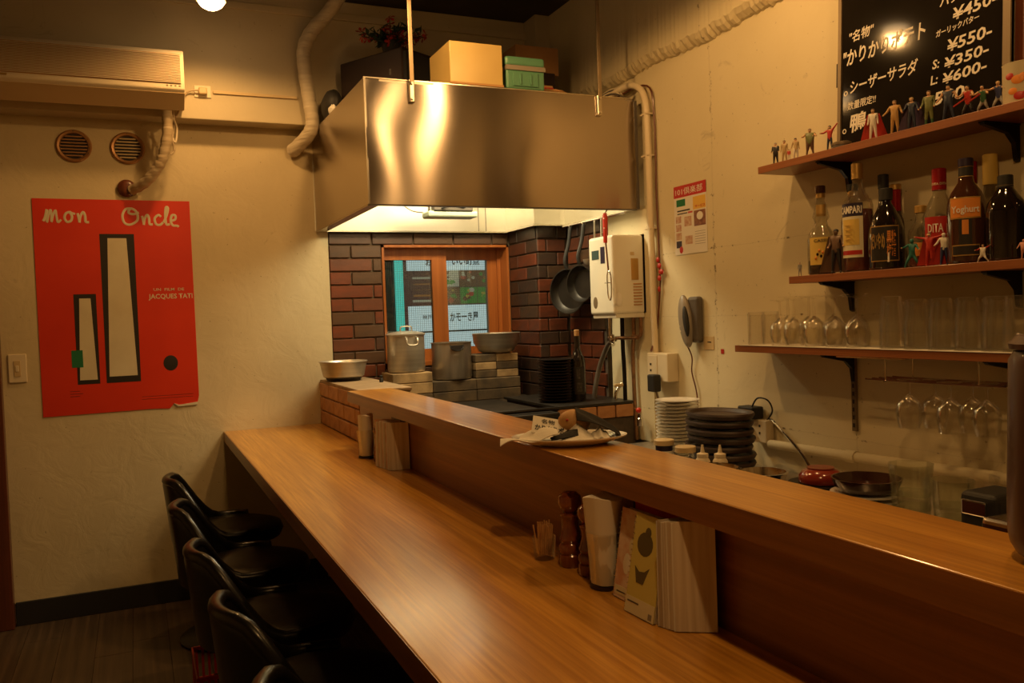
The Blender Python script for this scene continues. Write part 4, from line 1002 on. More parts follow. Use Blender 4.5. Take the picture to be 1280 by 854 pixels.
# pipes below
pipes = thing('water_pipes', 'chrome and copper pipes with taps below the water heater', 'pipes', (1.93, 3.15, .7))
tb_ = lambda pts, r, m_, nm='pipe': MB().tube(smoothpts(pts, 5), r, 10).build(nm, M[m_], pipes, True)
tb_([(1.90,3.22,1.19),(1.90,3.22,1.10),(1.90,3.20,1.07)], .010, 'chrome')
tb_([(1.90,3.22,1.085),(1.91,3.28,1.05),(1.90,3.33,.96),(1.88,3.34,.86),(1.88,3.34,.79)], .011, 'greyd', 'hose')
tb_([(1.93,3.17,1.19),(1.93,3.17,1.05),(1.94,3.18,.95),(1.94,3.18,.72)], .009, 'blackmetal')
tb_([(1.95,3.11,1.19),(1.95,3.11,1.12),(1.955,3.13,1.04),(1.955,3.13,.90),(1.955,3.12,.66)], .0085, 'copper')
tb_([(1.96,3.07,1.19),(1.96,3.07,1.12),(1.955,3.09,1.105),(1.94,3.11,1.11)], .008, 'copper')
tb_([(1.90,3.235,1.10),(1.95,3.08,1.10)], .008, 'copper')
tb_([(1.93,3.19,.90),(1.90,3.19,.86),(1.90,3.19,.78)], .008, 'chrome')
vv = MB().lathe([(0,0),(.016,0),(.018,.008),(.016,.02),(.006,.022),(.006,.03),(0,.03)], (1.90,3.20,1.085), 14).build('valve', M['chrome'], pipes, True)
tp = MB().box(1.885, 1.930, 3.172, 3.186, .888, .902).build('tap_handle', M['creamd'], pipes, bevel=.004)
MB().ball((1.905,3.02,.80), (.012,.012,.012)).build('red_tap_knob', M['redp'], pipes, True)
MB().tube([(1.905,3.02,.80),(1.94,3.10,.80)], .006).build('tap_stem', M['chrome'], pipes, True)
MB().lathe([(0,0),(.014,0),(.014,.03),(.010,.034),(.010,.05),(0,.05)], (1.93,3.05,.73), 12).build('tap_body', M['chrome'], pipes, True)
# panel strip behind pipes (pale board)
o = MB().box(1.975, 1.989, 3.005, 3.34, .66, 1.64).build('splash_board', M['wallR'], None); tag(o, 'stained pale board on wall behind the heater pipes', 'board')
# conduit down the wall
cd = thing('wall_conduit', 'cream conduit pipe running down the wall from the ledge beside the hood', 'pipe', (1.97, 2.99, 1.04))
MB().tube(smoothpts([(1.93,3.30,2.13),(1.95,3.16,2.165),(1.965,3.06,2.155),(1.968,3.0,2.09),(1.968,2.985,1.95),(1.968,2.982,1.5),(1.968,2.978,1.04)],6), .014, 12).build('conduit', M['cream'], cd, True)
for z in (1.55, 1.85, 2.02): MB().box(1.955, 1.989, 2.97, 3.02, z, z+.006).build('clip', M['cream'], cd)
wr = thing('black_cable', 'thin dark cable with red tape running down beside the conduit', 'cable', (1.98, 2.95, 1.04))
MB().tube(smoothpts([(1.95,3.20,2.14),(1.975,2.99,2.14),(1.982,2.955,2.0),(1.982,2.955,1.7),(1.980,2.945,1.4),(1.978,2.945,1.30),(1.975,2.975,1.12),(1.945,2.975,1.045)],6), .004, 6).build('cord', M['doorw'], wr, True)
for (y, z, dy) in ((2.945,1.42,.010),(2.936,1.395,.013),(2.925,1.37,.018),(2.938,1.345,.013),(2.942,1.30,.006)):
    MB().ball((1.972, y, z), (.006, dy, .012), 8, 6).build('red_tape', M['redlab'], wr, True)
cb2 = thing('cable_bundle', 'bundle of cream cables bent over the hood right corner', 'cables', (1.92, 3.2, 2.12))
for k in range(4): MB().tube(smoothpts([(1.86+k*.012,3.55,2.115),(1.89+k*.012,3.35,2.13+k*.008),(1.93+k*.006,3.20,2.155+k*.008),(1.95,3.10,2.11-k*.01)],5), .004, 6).build('cable', M['cream'] if k % 2 else M['greyd'], cb2, True)
# outlet box with black adapter
ob_ = thing('switch_box', 'cream surface mounted outlet box under the conduit', 'outlet', (1.96, 2.93, .9))
MB().box(1.935, 1.989, 2.845, 2.99, .925, 1.04).build('box_body', M['cream'], ob_, bevel=.004)
MB().box(1.932, 1.936, 2.915, 2.98, .935, 1.03).build('face_plate', M['cream'], ob_, bevel=.0015)
for z in (.99, .965): MB().box(1.9305, 1.9325, 2.955, 2.965, z, z+.008).build('socket_hole', M['ink'], ob_)
ad = thing('power_adapter', 'black power adapter plugged in the cream outlet box', 'adapter', (1.92, 2.90, .88))
MB().box(1.895, 1.931, 2.885, 2.935, .885, .955).build('adapter_body', M['black'], ad, bevel=.006)
MB().tube(smoothpts([(1.915,2.90,.885),(1.93,2.895,.84),(1.97,2.87,.78),(1.98,2.86,.67)],5), .004, 6).build('cord', M['frame'], ad, True)
# phone
ph = thing('intercom_handset', 'grey intercom handset hung on the wall beside yellow note', 'telephone', (1.97, 2.77, 1.06))
MB().box(1.958, 1.989, 2.668, 2.735, 1.085, 1.262).build('cradle', M['greyd'], ph, bevel=.012, seg=3)
hm = Matrix.Translation((1.953, 2.737, 1.168)) @ Matrix.Rotation(R(-9), 4, 'X')
h_ = MB().ball((0,0,0), (.022,.036,.104), 24, 16, hm); h_.build('handset', M['grey'], ph, True)
MB().ball((0,0,0), (.010,.014,.060), 16, 10, Matrix.Translation((1.937, 2.714, 1.168)) @ Matrix.Rotation(R(-9), 4, 'X')).build('gap_shade', M['black'], ph, True)  # black solid painting the shade in the gap between handset and cradle
for k in range(4): MB().ball((1.9345, 2.748, 1.13+k*.020), (.002,.005,.003), 8, 4).build('key', M['cream'], ph, True)
MB().tube(smoothpts([(1.955,2.75,1.09),(1.975,2.735,1.03),(1.980,2.745,.97),(1.980,2.72,.90),(1.982,2.715,.84),(1.975,2.70,.67)],6), .0028, 6).build('cord', M['doorw'], ph, True)
nt_ = thing('paper_note', 'small yellowed square note stuck beside the handset', 'note', (1.988, 2.65, 1.08))
MB().box(1.9875, 1.9892, 2.612, 2.675, 1.058, 1.108).build('note_paper', M['creamd'], nt_)
MB().box(1.987, 1.9876, 2.628, 2.65, 1.085, 1.089).build('handwriting', M['ink'], nt_)
rt = MB().box(1.988, 1.9892, 2.555, 2.572, 1.045, 1.062).build('red_tag', M['redlab'], None); tag(rt, 'tiny dark red tag on the wall right of yellow note', 'tag')
# leaflet
lf = thing('leaflet', 'leaflet with red heading and food photos pinned on right wall', 'leaflet', (1.988, 2.74, 1.43))
LM = plane_m((1.9885, 2.842, 1.430), (0,-1,0), (0,0,1)); LW, LH = .208, .270
def lbox(u0, u1, v0, v1, m_, nm='print', h=.0012): MB().box(u0*LW, u1*LW, v0*LH, v1*LH, 0, h, LM).build(nm, m_, lf)
lbox(0, 1, 0, 1, M['paper'], 'sheet', .0008)
M['lred'] = mat('leaflet_red', (.50,.03,.03), .4); M['lyel'] = mat('leaflet_yellow', (.75,.46,.08), .4); M['meat'] = mat('photo_meat', (.14,.04,.02), .4, col2=(.3,.12,.05), scale=(60,60,60)); M['food'] = mat('photo_food', (.45,.20,.12), .4, col2=(.6,.45,.3), scale=(70,70,70))
lbox(0, 1, .83, 1, M['lred']); lbox(.08, .36, .70, .80, M['green']); lbox(.60, .98, .62, .80, M['lyel'])
lbox(.62, .97, .38, .60, M['meat']); lbox(.05, .22, .10, .20, M['bluecap']); lbox(.05, .22, .22, .32, M['food']); lbox(.05, .22, .34, .44, M['food']); lbox(.05, .22, .46, .56, M['food'])
lbox(.32, .54, .40, .54, M['food']); lbox(.34, .56, .14, .26, M['food'])
MB().ball((.80*LW,.52*LH,.0014), (.02,.016,.0008), 12, 4, LM).build('print', M['white'], lf, True)
MB().ball((.20*LW,.07*LH,.0014), (.012,.014,.0008), 12, 4, LM).build('print', M['lred'], lf, True)
text('101倶楽部', M['paper'], lf, LM @ Vector((.06*LW,.86*LH,.0004)), (0,-1,0), (0,0,1), .028, .175, bold=.004, depth=.0014)
text('サービス', M['lred'], lf, LM @ Vector((.66*LW,.64*LH,.0004)), (0,-1,0), (0,0,1), .011, .065, bold=.03, depth=.0012)
lbox(.10, .50, .625, .645, M['ink'])
lbox(.10, .42, .585, .600, M['ink']); lbox(.44, .58, .582, .606, M['lred'])
for k in range(6): lbox(.64, .95, .30-k*.035, .306-k*.035, M['grey'])
# outlet low with adapter + pipe
lo_ = thing('wall_outlet', 'cream double outlet on the wall above the horizontal pipe', 'outlet', (1.97, 2.37, .76))
MB().box(1.955, 1.989, 2.295, 2.375, .745, .825).build('box_body', M['cream'], lo_, bevel=.004)
for z in (.80, .775): MB().box(1.9535, 1.9555, 2.325, 2.332, z, z+.008).build('socket_hole', M['ink'], lo_)
pg = thing('white_plug', 'white plug and cord in the double wall outlet', 'plug', (1.95, 2.36, .77))
MB().box(1.925, 1.956, 2.365, 2.395, .765, .80).build('plug_body', M['cream'], pg, bevel=.004)
MB().tube(smoothpts([(1.93,2.38,.765),(1.93,2.34,.74),(1.925,2.33,.70),(1.93,2.36,.662)],5), .003, 6).build('cord', M['cream'], pg, True)
ad2 = thing('power_adapter', 'black adapter block on top of double wall outlet', 'adapter', (1.95, 2.38, .83))
MB().box(1.935, 1.985, 2.34, 2.42, .826, .868).build('adapter_body', M['black'], ad2, bevel=.005)
MB().tube(smoothpts([(1.95,2.36,.867),(1.95,2.33,.90),(1.96,2.29,.895),(1.975,2.285,.86),(1.97,2.30,.83)],5), .003, 6).build('cord', M['black'], ad2, True)
wc = MB().tube(smoothpts([(1.975,2.31,.825),(1.97,2.27,.82),(1.93,2.10,.74),(1.87,1.96,.665)],6), .005, 8).build('steel_hose', M['chrome'], None, True); tag(wc, 'thin silver hose from the outlet down behind red bowl', 'hose')
hp = thing('horizontal_pipe', 'painted horizontal pipe low on the right wall above worktop', 'pipe', (1.97, 1.8, .75))
MB().tube([(1.967,2.29,.745),(1.967,1.93,.752)], .015, 12).build('pipe', M['wallR'], hp, True)
MB().tube([(1.967,1.93,.752),(1.967,.6,.79)], .015, 12).build('pipe', M['wallR'], hp, True)
MB().tube([(1.967,1.95,.7515),(1.967,1.91,.7525)], .019, 12).build('coupling', M['wallR'], hp, True)

# ------------------------------------------------------------------ hood
HX0, HX1, HY0, HY1, HZ0, HZ1 = .802, 1.948, 3.05, 3.93, 1.64, 2.10
hd = thing('extractor_hood', 'large brushed stainless steel extractor hood over the kitchen', 'hood', (1.37, 3.5, 1.64))
def hpanel(name, o, a, b, na, nb, bow, mtl):
    """sheet from o spanned by vectors a (brush direction) and b, bowed along its normal"""
    o = Vector(o)-OFF[hd.name]; a = Vector(a); b = Vector(b); nrm = a.cross(b).normalized()
    me = bpy.data.meshes.new(name); vs = []; uv = []
    for j in range(nb+1):
        for i in range(na+1):
            u, v = i/na, j/nb; vs.append(o+a*u+b*v+nrm*bow(u, v)); uv.append((u, v))
    fs = [(j*(na+1)+i, j*(na+1)+i+1, (j+1)*(na+1)+i+1, (j+1)*(na+1)+i) for j in range(nb) for i in range(na)]
    me.from_pydata(vs, [], fs); ul = me.uv_layers.new(name='UVMap')
    for l in me.loops: ul.data[l.index].uv = uv[l.vertex_index]
    me.polygons.foreach_set('use_smooth', [True]*len(me.polygons)); me.materials.append(mtl)
    ob = bpy.data.objects.new(name, me); COL.objects.link(ob); ob.parent = hd; OFF[ob.name] = OFF[hd.name]; return ob
def fbow(u, v):
    e = math.sin(math.pi*v)
    return .004*e*math.sin(math.pi*u) + .0030*math.sin(u*7.5+v*2.6)*e + .0022*math.sin(u*13+1.2+v*2.2)*e*(1-u)
hpanel('front_panel', (HX0,HY0,HZ0), (HX1-HX0,0,0), (0,0,HZ1-HZ0), 60, 24, fbow, M['hood'])
hpanel('side_panel', (HX0,YB-.002,HZ0), (0,HY0-YB+.002,0), (0,0,HZ1-HZ0), 30, 12, lambda u,v: .003*math.sin(math.pi*u)*math.sin(math.pi*v), M['hood'])
MB().box(HX1-.004, HX1, HY0, HY1, HZ0, HZ1).build('side_panel', M['hoodedge'], hd)
MB().box(HX0, HX1, HY0, HY1, HZ1-.012, HZ1-.004).build('top_panel', M['steel'], hd)
MB().box(HX0, HX1, HY0-.003, HY0+.020, HZ1-.004, HZ1).build('rim', M['hoodedge'], hd)
MB().box(HX0-.003, HX0+.004, HY0-.004, HY0+.004, HZ0, HZ1).build('corner_strip', M['hoodedge'], hd)
MB().box(HX1-.002, HX1+.012, HY0-.002, HY0+.02, HZ0, HZ1-.01).build('corner_strip', M['greyd'], hd)
MB().box(HX0+.001, HX1, HY0+.001, HY0+.022, HZ0-.004, HZ0+.003).build('gutter_lip', M['greyd'], hd)
MB().box(HX0+.001, HX0+.040, HY0+.022, YB-.002, HZ0-.004, HZ0+.004).build('gutter_lip', M['hoodedge'], hd)
ZI = HZ0+.006
# liner: back wall, ceiling, right side following the pier
MB().box(HX0+.04, 1.782, YB-.018, YB-.010, HZ0, 1.98).build('liner_panel', M['hoodin'], hd)
MB().box(HX0+.04, 1.79, YB-.045, YB-.010, HZ0-.004, HZ0+.003).build('gutter_lip', M['hoodedge'], hd)
MB().box(1.770, 1.782, 3.69, YB-.018, HZ0, 1.98).build('liner_panel', M['hoodin'], hd)
MB().box(1.755, 1.788, 3.66, YB-.02, HZ0-.004, HZ0+.003).build('gutter_lip', M['hoodedge'], hd)
MB().box(1.770, 1.944, 3.68, 3.692, HZ0, 1.98).build('liner_panel', M['hoodin'], hd)
MB().box(1.760, 1.944, 3.65, 3.695, HZ0-.004, HZ0+.003).build('gutter_lip', M['hoodedge'], hd)
MB().box(1.934, 1.944, HY0+.02, 3.68, HZ0, 1.98).build('liner_panel', M['hoodin'], hd)
MB().box(1.915, 1.944, HY0+.02, 3.68, HZ0-.004, HZ0+.003).build('gutter_lip', M['hoodedge'], hd)
MB().box(HX0+.006, 1.944, HY0+.01, YB-.018, 1.975, 1.985).build('liner_ceiling', M['hoodin'], hd)
MB().box(HX0+.006, HX0+.014, HY0+.01, YB-.018, HZ0+.01, 1.98).build('liner_panel', M['hoodin'], hd)
MB().box(HX0+.02, 1.93, HY0+.006, HY0+.012, HZ0+.01, 1.98).build('liner_panel', M['hoodin'], hd)
for x in (1.62, 1.66): MB().box(x, x+.002, YB-.021, YB-.017, HZ0, 1.97).build('liner_seam', M['greyd'], hd)
fx = thing('hood_lamp', 'pale green lamp box mounted inside the hood', 'lamp', (1.35, 3.62, 1.74))
M['mint'] = mat('mint_enamel', (.42,.50,.38), .4)
M['tubel'] = emismat('fluorescent_tube', (1,.86,.55), 12)
MB().box(1.235, 1.475, 3.66, 3.76, 1.672, 1.70).build('lamp_housing', M['mint'], fx, bevel=.008)
MB().box(1.26, 1.45, 3.655, 3.70, 1.70, 1.73).build('socket_block', M['greyd'], fx, bevel=.004)
MB().tube(smoothpts([(1.29,3.70,1.72),(1.30,3.65,1.71),(1.34,3.65,1.735),(1.40,3.655,1.715),(1.43,3.66,1.735)],5), .004, 6).build('wire', M['black'], fx, True)
MB().tube(smoothpts([(1.235,3.74,1.70),(1.19,3.80,1.72),(1.14,3.90,1.80),(1.12,4.0,1.9)],5), .003, 6).build('wire', M['grey'], fx, True)
for x in (1.255, 1.445): MB().tube([(x,3.71,1.70),(x,3.71,1.976)], .006, 8).build('hanger', M['greyd'], fx, True)
MB().tube([(1.27,3.735,1.80),(1.44,3.735,1.80)], .012, 12).build('tube', M['tubel'], fx, True)
l = bpy.data.lights.new('hoodlight', 'AREA'); l.shape = 'RECTANGLE'; l.size = .7; l.size_y = .25; l.energy = HOOD_LAMP; l.color = (1, .80, .46)
o = bpy.data.objects.new('hood_light', l); COL.objects.link(o); o.location = (1.35, 3.45, 1.965)
# hanger straps
for i, (x, xt) in enumerate(((.978,.975),(1.775,1.760))):
    s_ = thing('hood_hanger', 'steel hanger strap bolted to %s of hood front' % ('the left' if i == 0 else 'the right'), 'hanger', (x, 3.04, 2.02), 'hood hanger straps')
    MB().box(x-.008, x+.008, 3.028, 3.036, 2.085, ZC).build('strap', M['galv'], s_, bevel=.002)
    MB().box(x-.011, x+.011, 3.034, 3.048, 2.015, 2.10).build('clamp', M['hoodedge'], s_, bevel=.004)
    for z in (2.028, 2.085): MB().tube([(x,3.026,z),(x,3.036,z)], .005, 8).build('bolt', M['chrome'], s_, True)

# hanging utensils
rl_ = MB().tube([(1.90,3.07,1.628),(1.90,3.66,1.628)], .004, 8).build('utensil_rail', M['chrome'], None, True); tag(rl_, 'steel rod under hood edge carrying pans and ladles', 'rail')
def pan(label, y, zc, r, hl, tilt, m_, group='pans hanging under the hood'):
    t = thing('frying_pan', label, 'pan', (0,0,0), group)
    # hung by handle: local z down; disc centre at -(hl+r)
    mm = Matrix.Rotation(R(tilt), 4, 'Z') @ Matrix.Rotation(R(-90), 4, 'Y')
    mm = Matrix.Translation((0,0,-(hl+r))) @ mm
    MB().lathe([(0,0),(r*.80,0),(r*.92,.012),(r,.036),(r+.002,.038),(r-.003,.038),(r*.90,.014),(r*.78,.004),(0,.004)], (0,0,0), 36, mm).build('pan_body', m_, t, True)
    MB().tube(smoothpts([(-.02,0,-(hl+.01)),(-.035,0,-hl*.8),(-.012,0,-hl*.4),(0,0,0)],5), [.009]*15+[.006], 8).build('handle', M['black'], t, True)
    MB().lathe([(.006,-.002),(.010,-.002),(.010,.002),(.006,.002)], (0,0,0), 14, Matrix.Rotation(R(90),4,'X'), closed=True).build('hanging_ring', M['chrome'], t, True)
    t.location = (1.90, y, zc); return t
p_ = pan('black iron frying pan hanging leftmost under the hood', 3.56, 1.622, .105, .20, 24, M['iron'])
p_2 = pan('second black frying pan hanging behind leftmost one', 3.43, 1.622, .085, .19, 16, M['iron'])
for i, (y, zz, la) in enumerate([(3.33,1.45,'steel ladle hanging next to the frying pans'),(3.27,1.43,'steel ladle hanging nearest the water heater')]):
    t = thing('ladle', la, 'ladle', (1.90,y,1.622), 'ladles hanging under the hood')
    MB().tube([(1.90,y,1.625),(1.895,y,zz)], .004, 8).build('handle', M['chrome'], t, True)
    MB().lathe([(0,0),(.02,.004),(.034,.018),(.038,.036),(.036,.036),(.030,.018),(0,.006)], (1.878,y,zz-.034), 22).build('ladle_bowl', M['steel'], t, True)
t = thing('spatula', 'red handled slotted turner hanging before the water heater', 'spatula', (1.80,3.06,1.63))
X_ = 1.797
MB().tube([(X_,3.06,1.622),(X_+.0,3.06,1.60),(X_-.002,3.06,1.50)], [.008,.011,.008], 10).build('red_handle', M['redp'], t, True)
for z in (1.60,1.56): MB().ball((X_-.008,3.055,z), .003, 8, 5).build('rivet', M['white'], t, True)
MB().tube([(X_,3.06,1.50),(X_+.006,3.055,1.38)], .004, 6).build('shaft', M['chrome'], t, True)
for dy in (-.016, .012): MB().tube(smoothpts([(X_+.006,3.055,1.385),(X_+.006,3.055+dy,1.365),(X_+.007,3.055+dy,1.29),(X_+.007,3.052+dy*.2,1.262)],4), .0028, 6).build('prong', M['chrome'], t, True)
MB().tube([(X_+.004,3.035,1.335),(X_+.004,3.085,1.335)], .002, 6).build('cross_bar', M['chrome'], t, True)
MB().tube([(X_,3.06,1.622),(X_+.02,3.062,1.645),(1.80,3.07,1.65)], .003, 6).build('hook', M['chrome'], t, True)

# ------------------------------------------------------------------ on top of hood
ZT = HZ1+.0005
yb_ = thing('storage_box', 'glossy yellow lidded box on top of the hood front', 'box', (1.25,3.2,ZT))
MB().box(1.135, 1.352, 3.045, 3.28, ZT+.004, 2.262).build('box_body', M['ybox'], yb_, bevel=.003)
MB().box(1.133, 1.354, 3.043, 3.282, ZT, ZT+.008).build('base', M['cardb'], yb_)
gr = thing('carry_case', 'green plastic carry case with grey strap beside the yellow box', 'case', (1.45,3.15,ZT))
MB().box(1.370, 1.535, 3.05, 3.25, ZT, 2.178).build('case_bottom', M['teal'], gr, bevel=.008, seg=3)
MB().box(1.368, 1.537, 3.048, 3.252, 2.190, 2.228).build('case_lid', M['teal'], gr, bevel=.010, seg=3)
MB().box(1.369, 1.538, 3.046, 3.252, 2.174, 2.192).build('strap', M['grey'], gr)
MB().box(1.395, 1.505, 3.046, 3.051, 2.112, 2.166).build('moulded_panel', M['teal'], gr, bevel=.002)
for x in (1.425, 1.470): MB().box(x, x+.006, 3.042, 3.048, 2.118, 2.160).build('latch', M['teal'], gr, bevel=.0015)
pb_ = thing('paper_bag', 'crumpled clear package at far right of hood top', 'bag', (1.66,3.1,ZT))
m_ = MB().ball((1.60,3.13,ZT+.014), (.075,.05,.015), 18, 8); m_.v = [(x+rs.uniform(-.003,.003), y, max(z+rs.uniform(-.003,.003), ZT)) for x, y, z in m_.v]; m_.build('wrapping', M['cardb'], pb_, True)
rb2 = thing('red_box', 'small red and orange box behind the green case', 'box', (1.70,3.4,ZT))
MB().box(1.62, 1.72, 3.34, 3.44, ZT, 2.21).build('box_body', M['cardb'], rb2, bevel=.002)
MB().box(1.618, 1.722, 3.336, 3.341, 2.12, 2.20).build('red_panel', M['lred'], rb2)
MB().box(1.63, 1.71, 3.334, 3.3365, 2.145, 2.175).build('orange_band', M['orlab'], rb2)
ct = thing('cardboard_box', 'brown cardboard box set on a pile behind green case', 'box', (1.73,3.55,ZT))
MB().box(1.62, 1.835, 3.50, 3.66, 2.305, 2.43).build('upper_carton', M['cardb'], ct, bevel=.002)
MB().box(1.60, 1.80, 3.47, 3.68, ZT, 2.305).build('lower_carton', M['brownbox'], ct, bevel=.002)
bc = thing('brown_case', 'dark brown hard case standing askew on left side of hood', 'case', (1.086,3.49,ZT))
ca = Vector((.895-1.086, 3.823-3.49, 0)).normalized(); cbv = Vector((ca.y, -ca.x, 0))
CM = Matrix((cbv, -ca, Vector((0,0,1)))).transposed().to_4x4(); CM.translation = (1.086, 3.49, ZT)
MB().box(0, .20, -.38, 0, 0, .268, CM).build('case_body', M['brownbox'], bc, bevel=.006)
MB().box(.006, .195, -.004, .016, .004, .25, CM).build('black_side', M['blackbag'], bc, bevel=.004)  # black sheet over the right face of the case
MB().box(-.003, .001, -.075, -.067, .16, .185, CM).build('latch', M['chrome'], bc)
bb = thing('bin_bag', 'black bag slumped behind hood left edge beside tissue', 'bag', (.84,3.8,ZT))
m_ = MB().ball((.850,3.80,ZT+.07), (.045,.10,.072), 20, 12); m_.v = [(x+rs.uniform(-.003,.003), y, z+rs.uniform(-.003,.003)) for x, y, z in m_.v]; m_.build('bag_body', M['blackbag'], bb, True)
ts = MB().ball((.822,3.66,ZT+.02), (.018,.03,.022), 12, 8); ts.v = [(x+rs.uniform(-.004,.004), y, max(z+rs.uniform(-.005,.005), ZT)) for x, y, z in ts.v]
tag(ts.build('tissue', M['paper'], None, True), 'crumpled white tissue on hood left edge', 'tissue')
# dried plant
dp_ = thing('artificial_plant', 'dark artificial plant with red flowers on the brown case', 'plant', (1.08,3.62,2.369))
rp = random.Random(3)
MB().lathe([(0,0),(.035,0),(.045,.05),(.042,.05),(.03,.004),(0,.004)], (1.08,3.62,2.369), 16).build('pot', M['black'], dp_, True)
st_m = MB(); lf_list = []; fl_list = []
for k in range(40):
    a = rp.uniform(0, 2*math.pi); e = rp.uniform(.15, 1.2); ln = rp.uniform(.08, .19)
    base = Vector((1.08,3.62,2.40)); dr_ = Vector((math.cos(a)*math.cos(e), math.sin(a)*math.cos(e)*.6, math.sin(e)*.75)); tip = base+dr_*ln
    st_m.tube([base, base+dr_*ln*.5+Vector((0,0,.01)), tip], .002, 5)
    for q in range(4):
        p = base.lerp(tip, .45+.18*q); ax = Vector((rp.uniform(-1,1), rp.uniform(-1,1), rp.uniform(-.6,1))).normalized()
        mt_ = plane_m(p, ax, ax.orthogonal()); (lf_list if rp.random() < .78 else fl_list).append((p, mt_))
st_m.build('stems', M['green_leaf'], dp_, True)
for p, mt_ in lf_list: MB().add([(0,0,0),(.016,.012,.003),(.040,0,0),(.016,-.012,.003),(.017,0,-.002)], [(0,4,1),(1,4,2),(2,4,3),(3,4,0)], mt_).build('leaf', M['green_leaf'], dp_)
for p, mt_ in fl_list:
    m_ = MB()
    for q in range(5): a = q*R(72); m_.add([(0,0,0),(.020*math.cos(a-.4),.020*math.sin(a-.4),.006),(.026*math.cos(a),.026*math.sin(a),.010),(.020*math.cos(a+.4),.020*math.sin(a+.4),.006)], [(0,1,2,3)], mt_)
    m_.build('flower', M['redflower'], dp_)

# ------------------------------------------------------------------ left wall items (on back wall, left part)
ac = thing('air_conditioner', 'cream wall air conditioner with ribbed grille above the vents', 'air conditioner', (-.2,3.85,2.11))
AX0, AX1, AY, AZ0, AZ1 = -.62, .236, 3.765, 2.125, 2.365
prof = [(3.929,AZ0+.03),(3.929,AZ1),(AY+.06,AZ1),(AY+.012,AZ1-.012),(AY,AZ1-.03),(AY,AZ0+.068),(AY+.012,AZ0+.054),(AY+.085,AZ0+.0)]
def side_prism(x0, x1, pf): return MB().prism([(p[0], p[1]) for p in pf], 0, x1-x0, Matrix(((0,0,1,x0),(1,0,0,0),(0,1,0,0),(0,0,0,1))))
side_prism(AX0, AX1, prof).build('casing', M['cream'], ac, bevel=.004)
side_prism(AX0+.01, AX1-.002, [(AY+.010,AZ0+.054),(AY+.082,AZ0+.000),(AY+.085,AZ0+.004),(AY+.014,AZ0+.058)]).build('air_flap', M['creamd'], ac)  # shade of the downward face put into a darker plastic colour
MB().box(AX0+.02, AX1-.014, AY-.0008, AY+.002, AZ0+.088, AZ0+.21).build('grille_recess', M['cardb'], ac)
for k in range(19):
    z = AZ0+.092+k*.0062; MB().box(AX0+.02, AX1-.014, AY-.0055, AY-.0005, z, z+.0026).build('grille_rib', M['cream'], ac)
for k in range(4): MB().box(.165+k*.016, .172+k*.016, AY-.0012, AY+.003, AZ0+.078, AZ0+.083).build('indicator', M['frame'], ac)
MB().box(-.44, -.40, AY-.0018, AY+.003, AZ0+.076, AZ0+.084).build('badge', M['gold'], ac)
# wrapped pipe
wp_ = thing('taped_pipe', 'tan taped air conditioner pipe curving into the wall hole', 'pipe', (.1,3.9,1.8))
pts = smoothpts([(.165,3.87,2.15),(.168,3.88,2.06),(.150,3.90,1.96),(.125,3.92,1.90),(.075,3.96,1.84),(.02,4.02,1.812)],7)
m_ = MB(); rads = [.020+.0016*((i*7) % 3) for i in range(len(pts))]; m_.tube(pts, rads, 12); m_.build('pipe_wrap', M['tan'], wp_, True)
MB().lathe([(0,0),(.036,0),(.038,.012),(.030,.022),(.018,.026),(0,.026)], (0,0,0), 18, plane_m((-.002,4.04,1.82),(1,0,0),(0,0,1))).build('putty', M['doorw'], wp_, True)
MB().tube(smoothpts([(.19,3.88,2.14),(.195,3.90,2.08),(.185,3.90,2.02),(.19,3.91,1.97),(.175,3.91,1.95)],6), .005, 8).build('cord_loop', M['tan'], wp_, True)
MB().tube(smoothpts([(.19,3.88,2.10),(.205,3.90,2.06),(.196,3.90,2.0),(.18,3.90,2.04)],6), .004, 8).build('cord_loop', M['cream'], wp_, True)
# plug outlet and raceway
pk = thing('wall_outlet', 'cream outlet with plug on the beam right of air conditioner', 'outlet', (.33,3.92,2.23))
MB().box(.283, .352, 3.924, 3.931, 2.205, 2.256).build('face_plate', M['cream'], pk, bevel=.002)
MB().box(.300, .335, 3.902, 3.925, 2.215, 2.245).build('plug', M['creamd'], pk, bevel=.005)
MB().tube(smoothpts([(.30,3.905,2.23),(.26,3.915,2.225),(.235,3.92,2.19),(.215,3.91,2.13),(.20,3.90,2.11)],6), .004, 8).build('cord', M['tan'], pk, True)
MB().box(.36, .72, 3.922, 3.931, 2.225, 2.238).build('raceway', M['creamd'], pk, bevel=.002)
# big wrapped duct
dc = thing('wrapped_duct', 'thick cream wrapped pipe bending down beside the hood', 'duct', (.75,3.88,2.1))
pts = smoothpts([(.92,3.80,2.69),(.86,3.84,2.60),(.79,3.865,2.52),(.752,3.875,2.44),(.752,3.88,2.34),(.768,3.88,2.2),(.777,3.885,2.12),(.765,3.91,2.07),(.72,3.99,2.02),(.705,4.02,2.01)],6)
MB().tube(pts, [.030+.0012*((i*5) % 3) for i in range(len(pts))], 14).build('duct_wrap', M['duct'], dc, True)
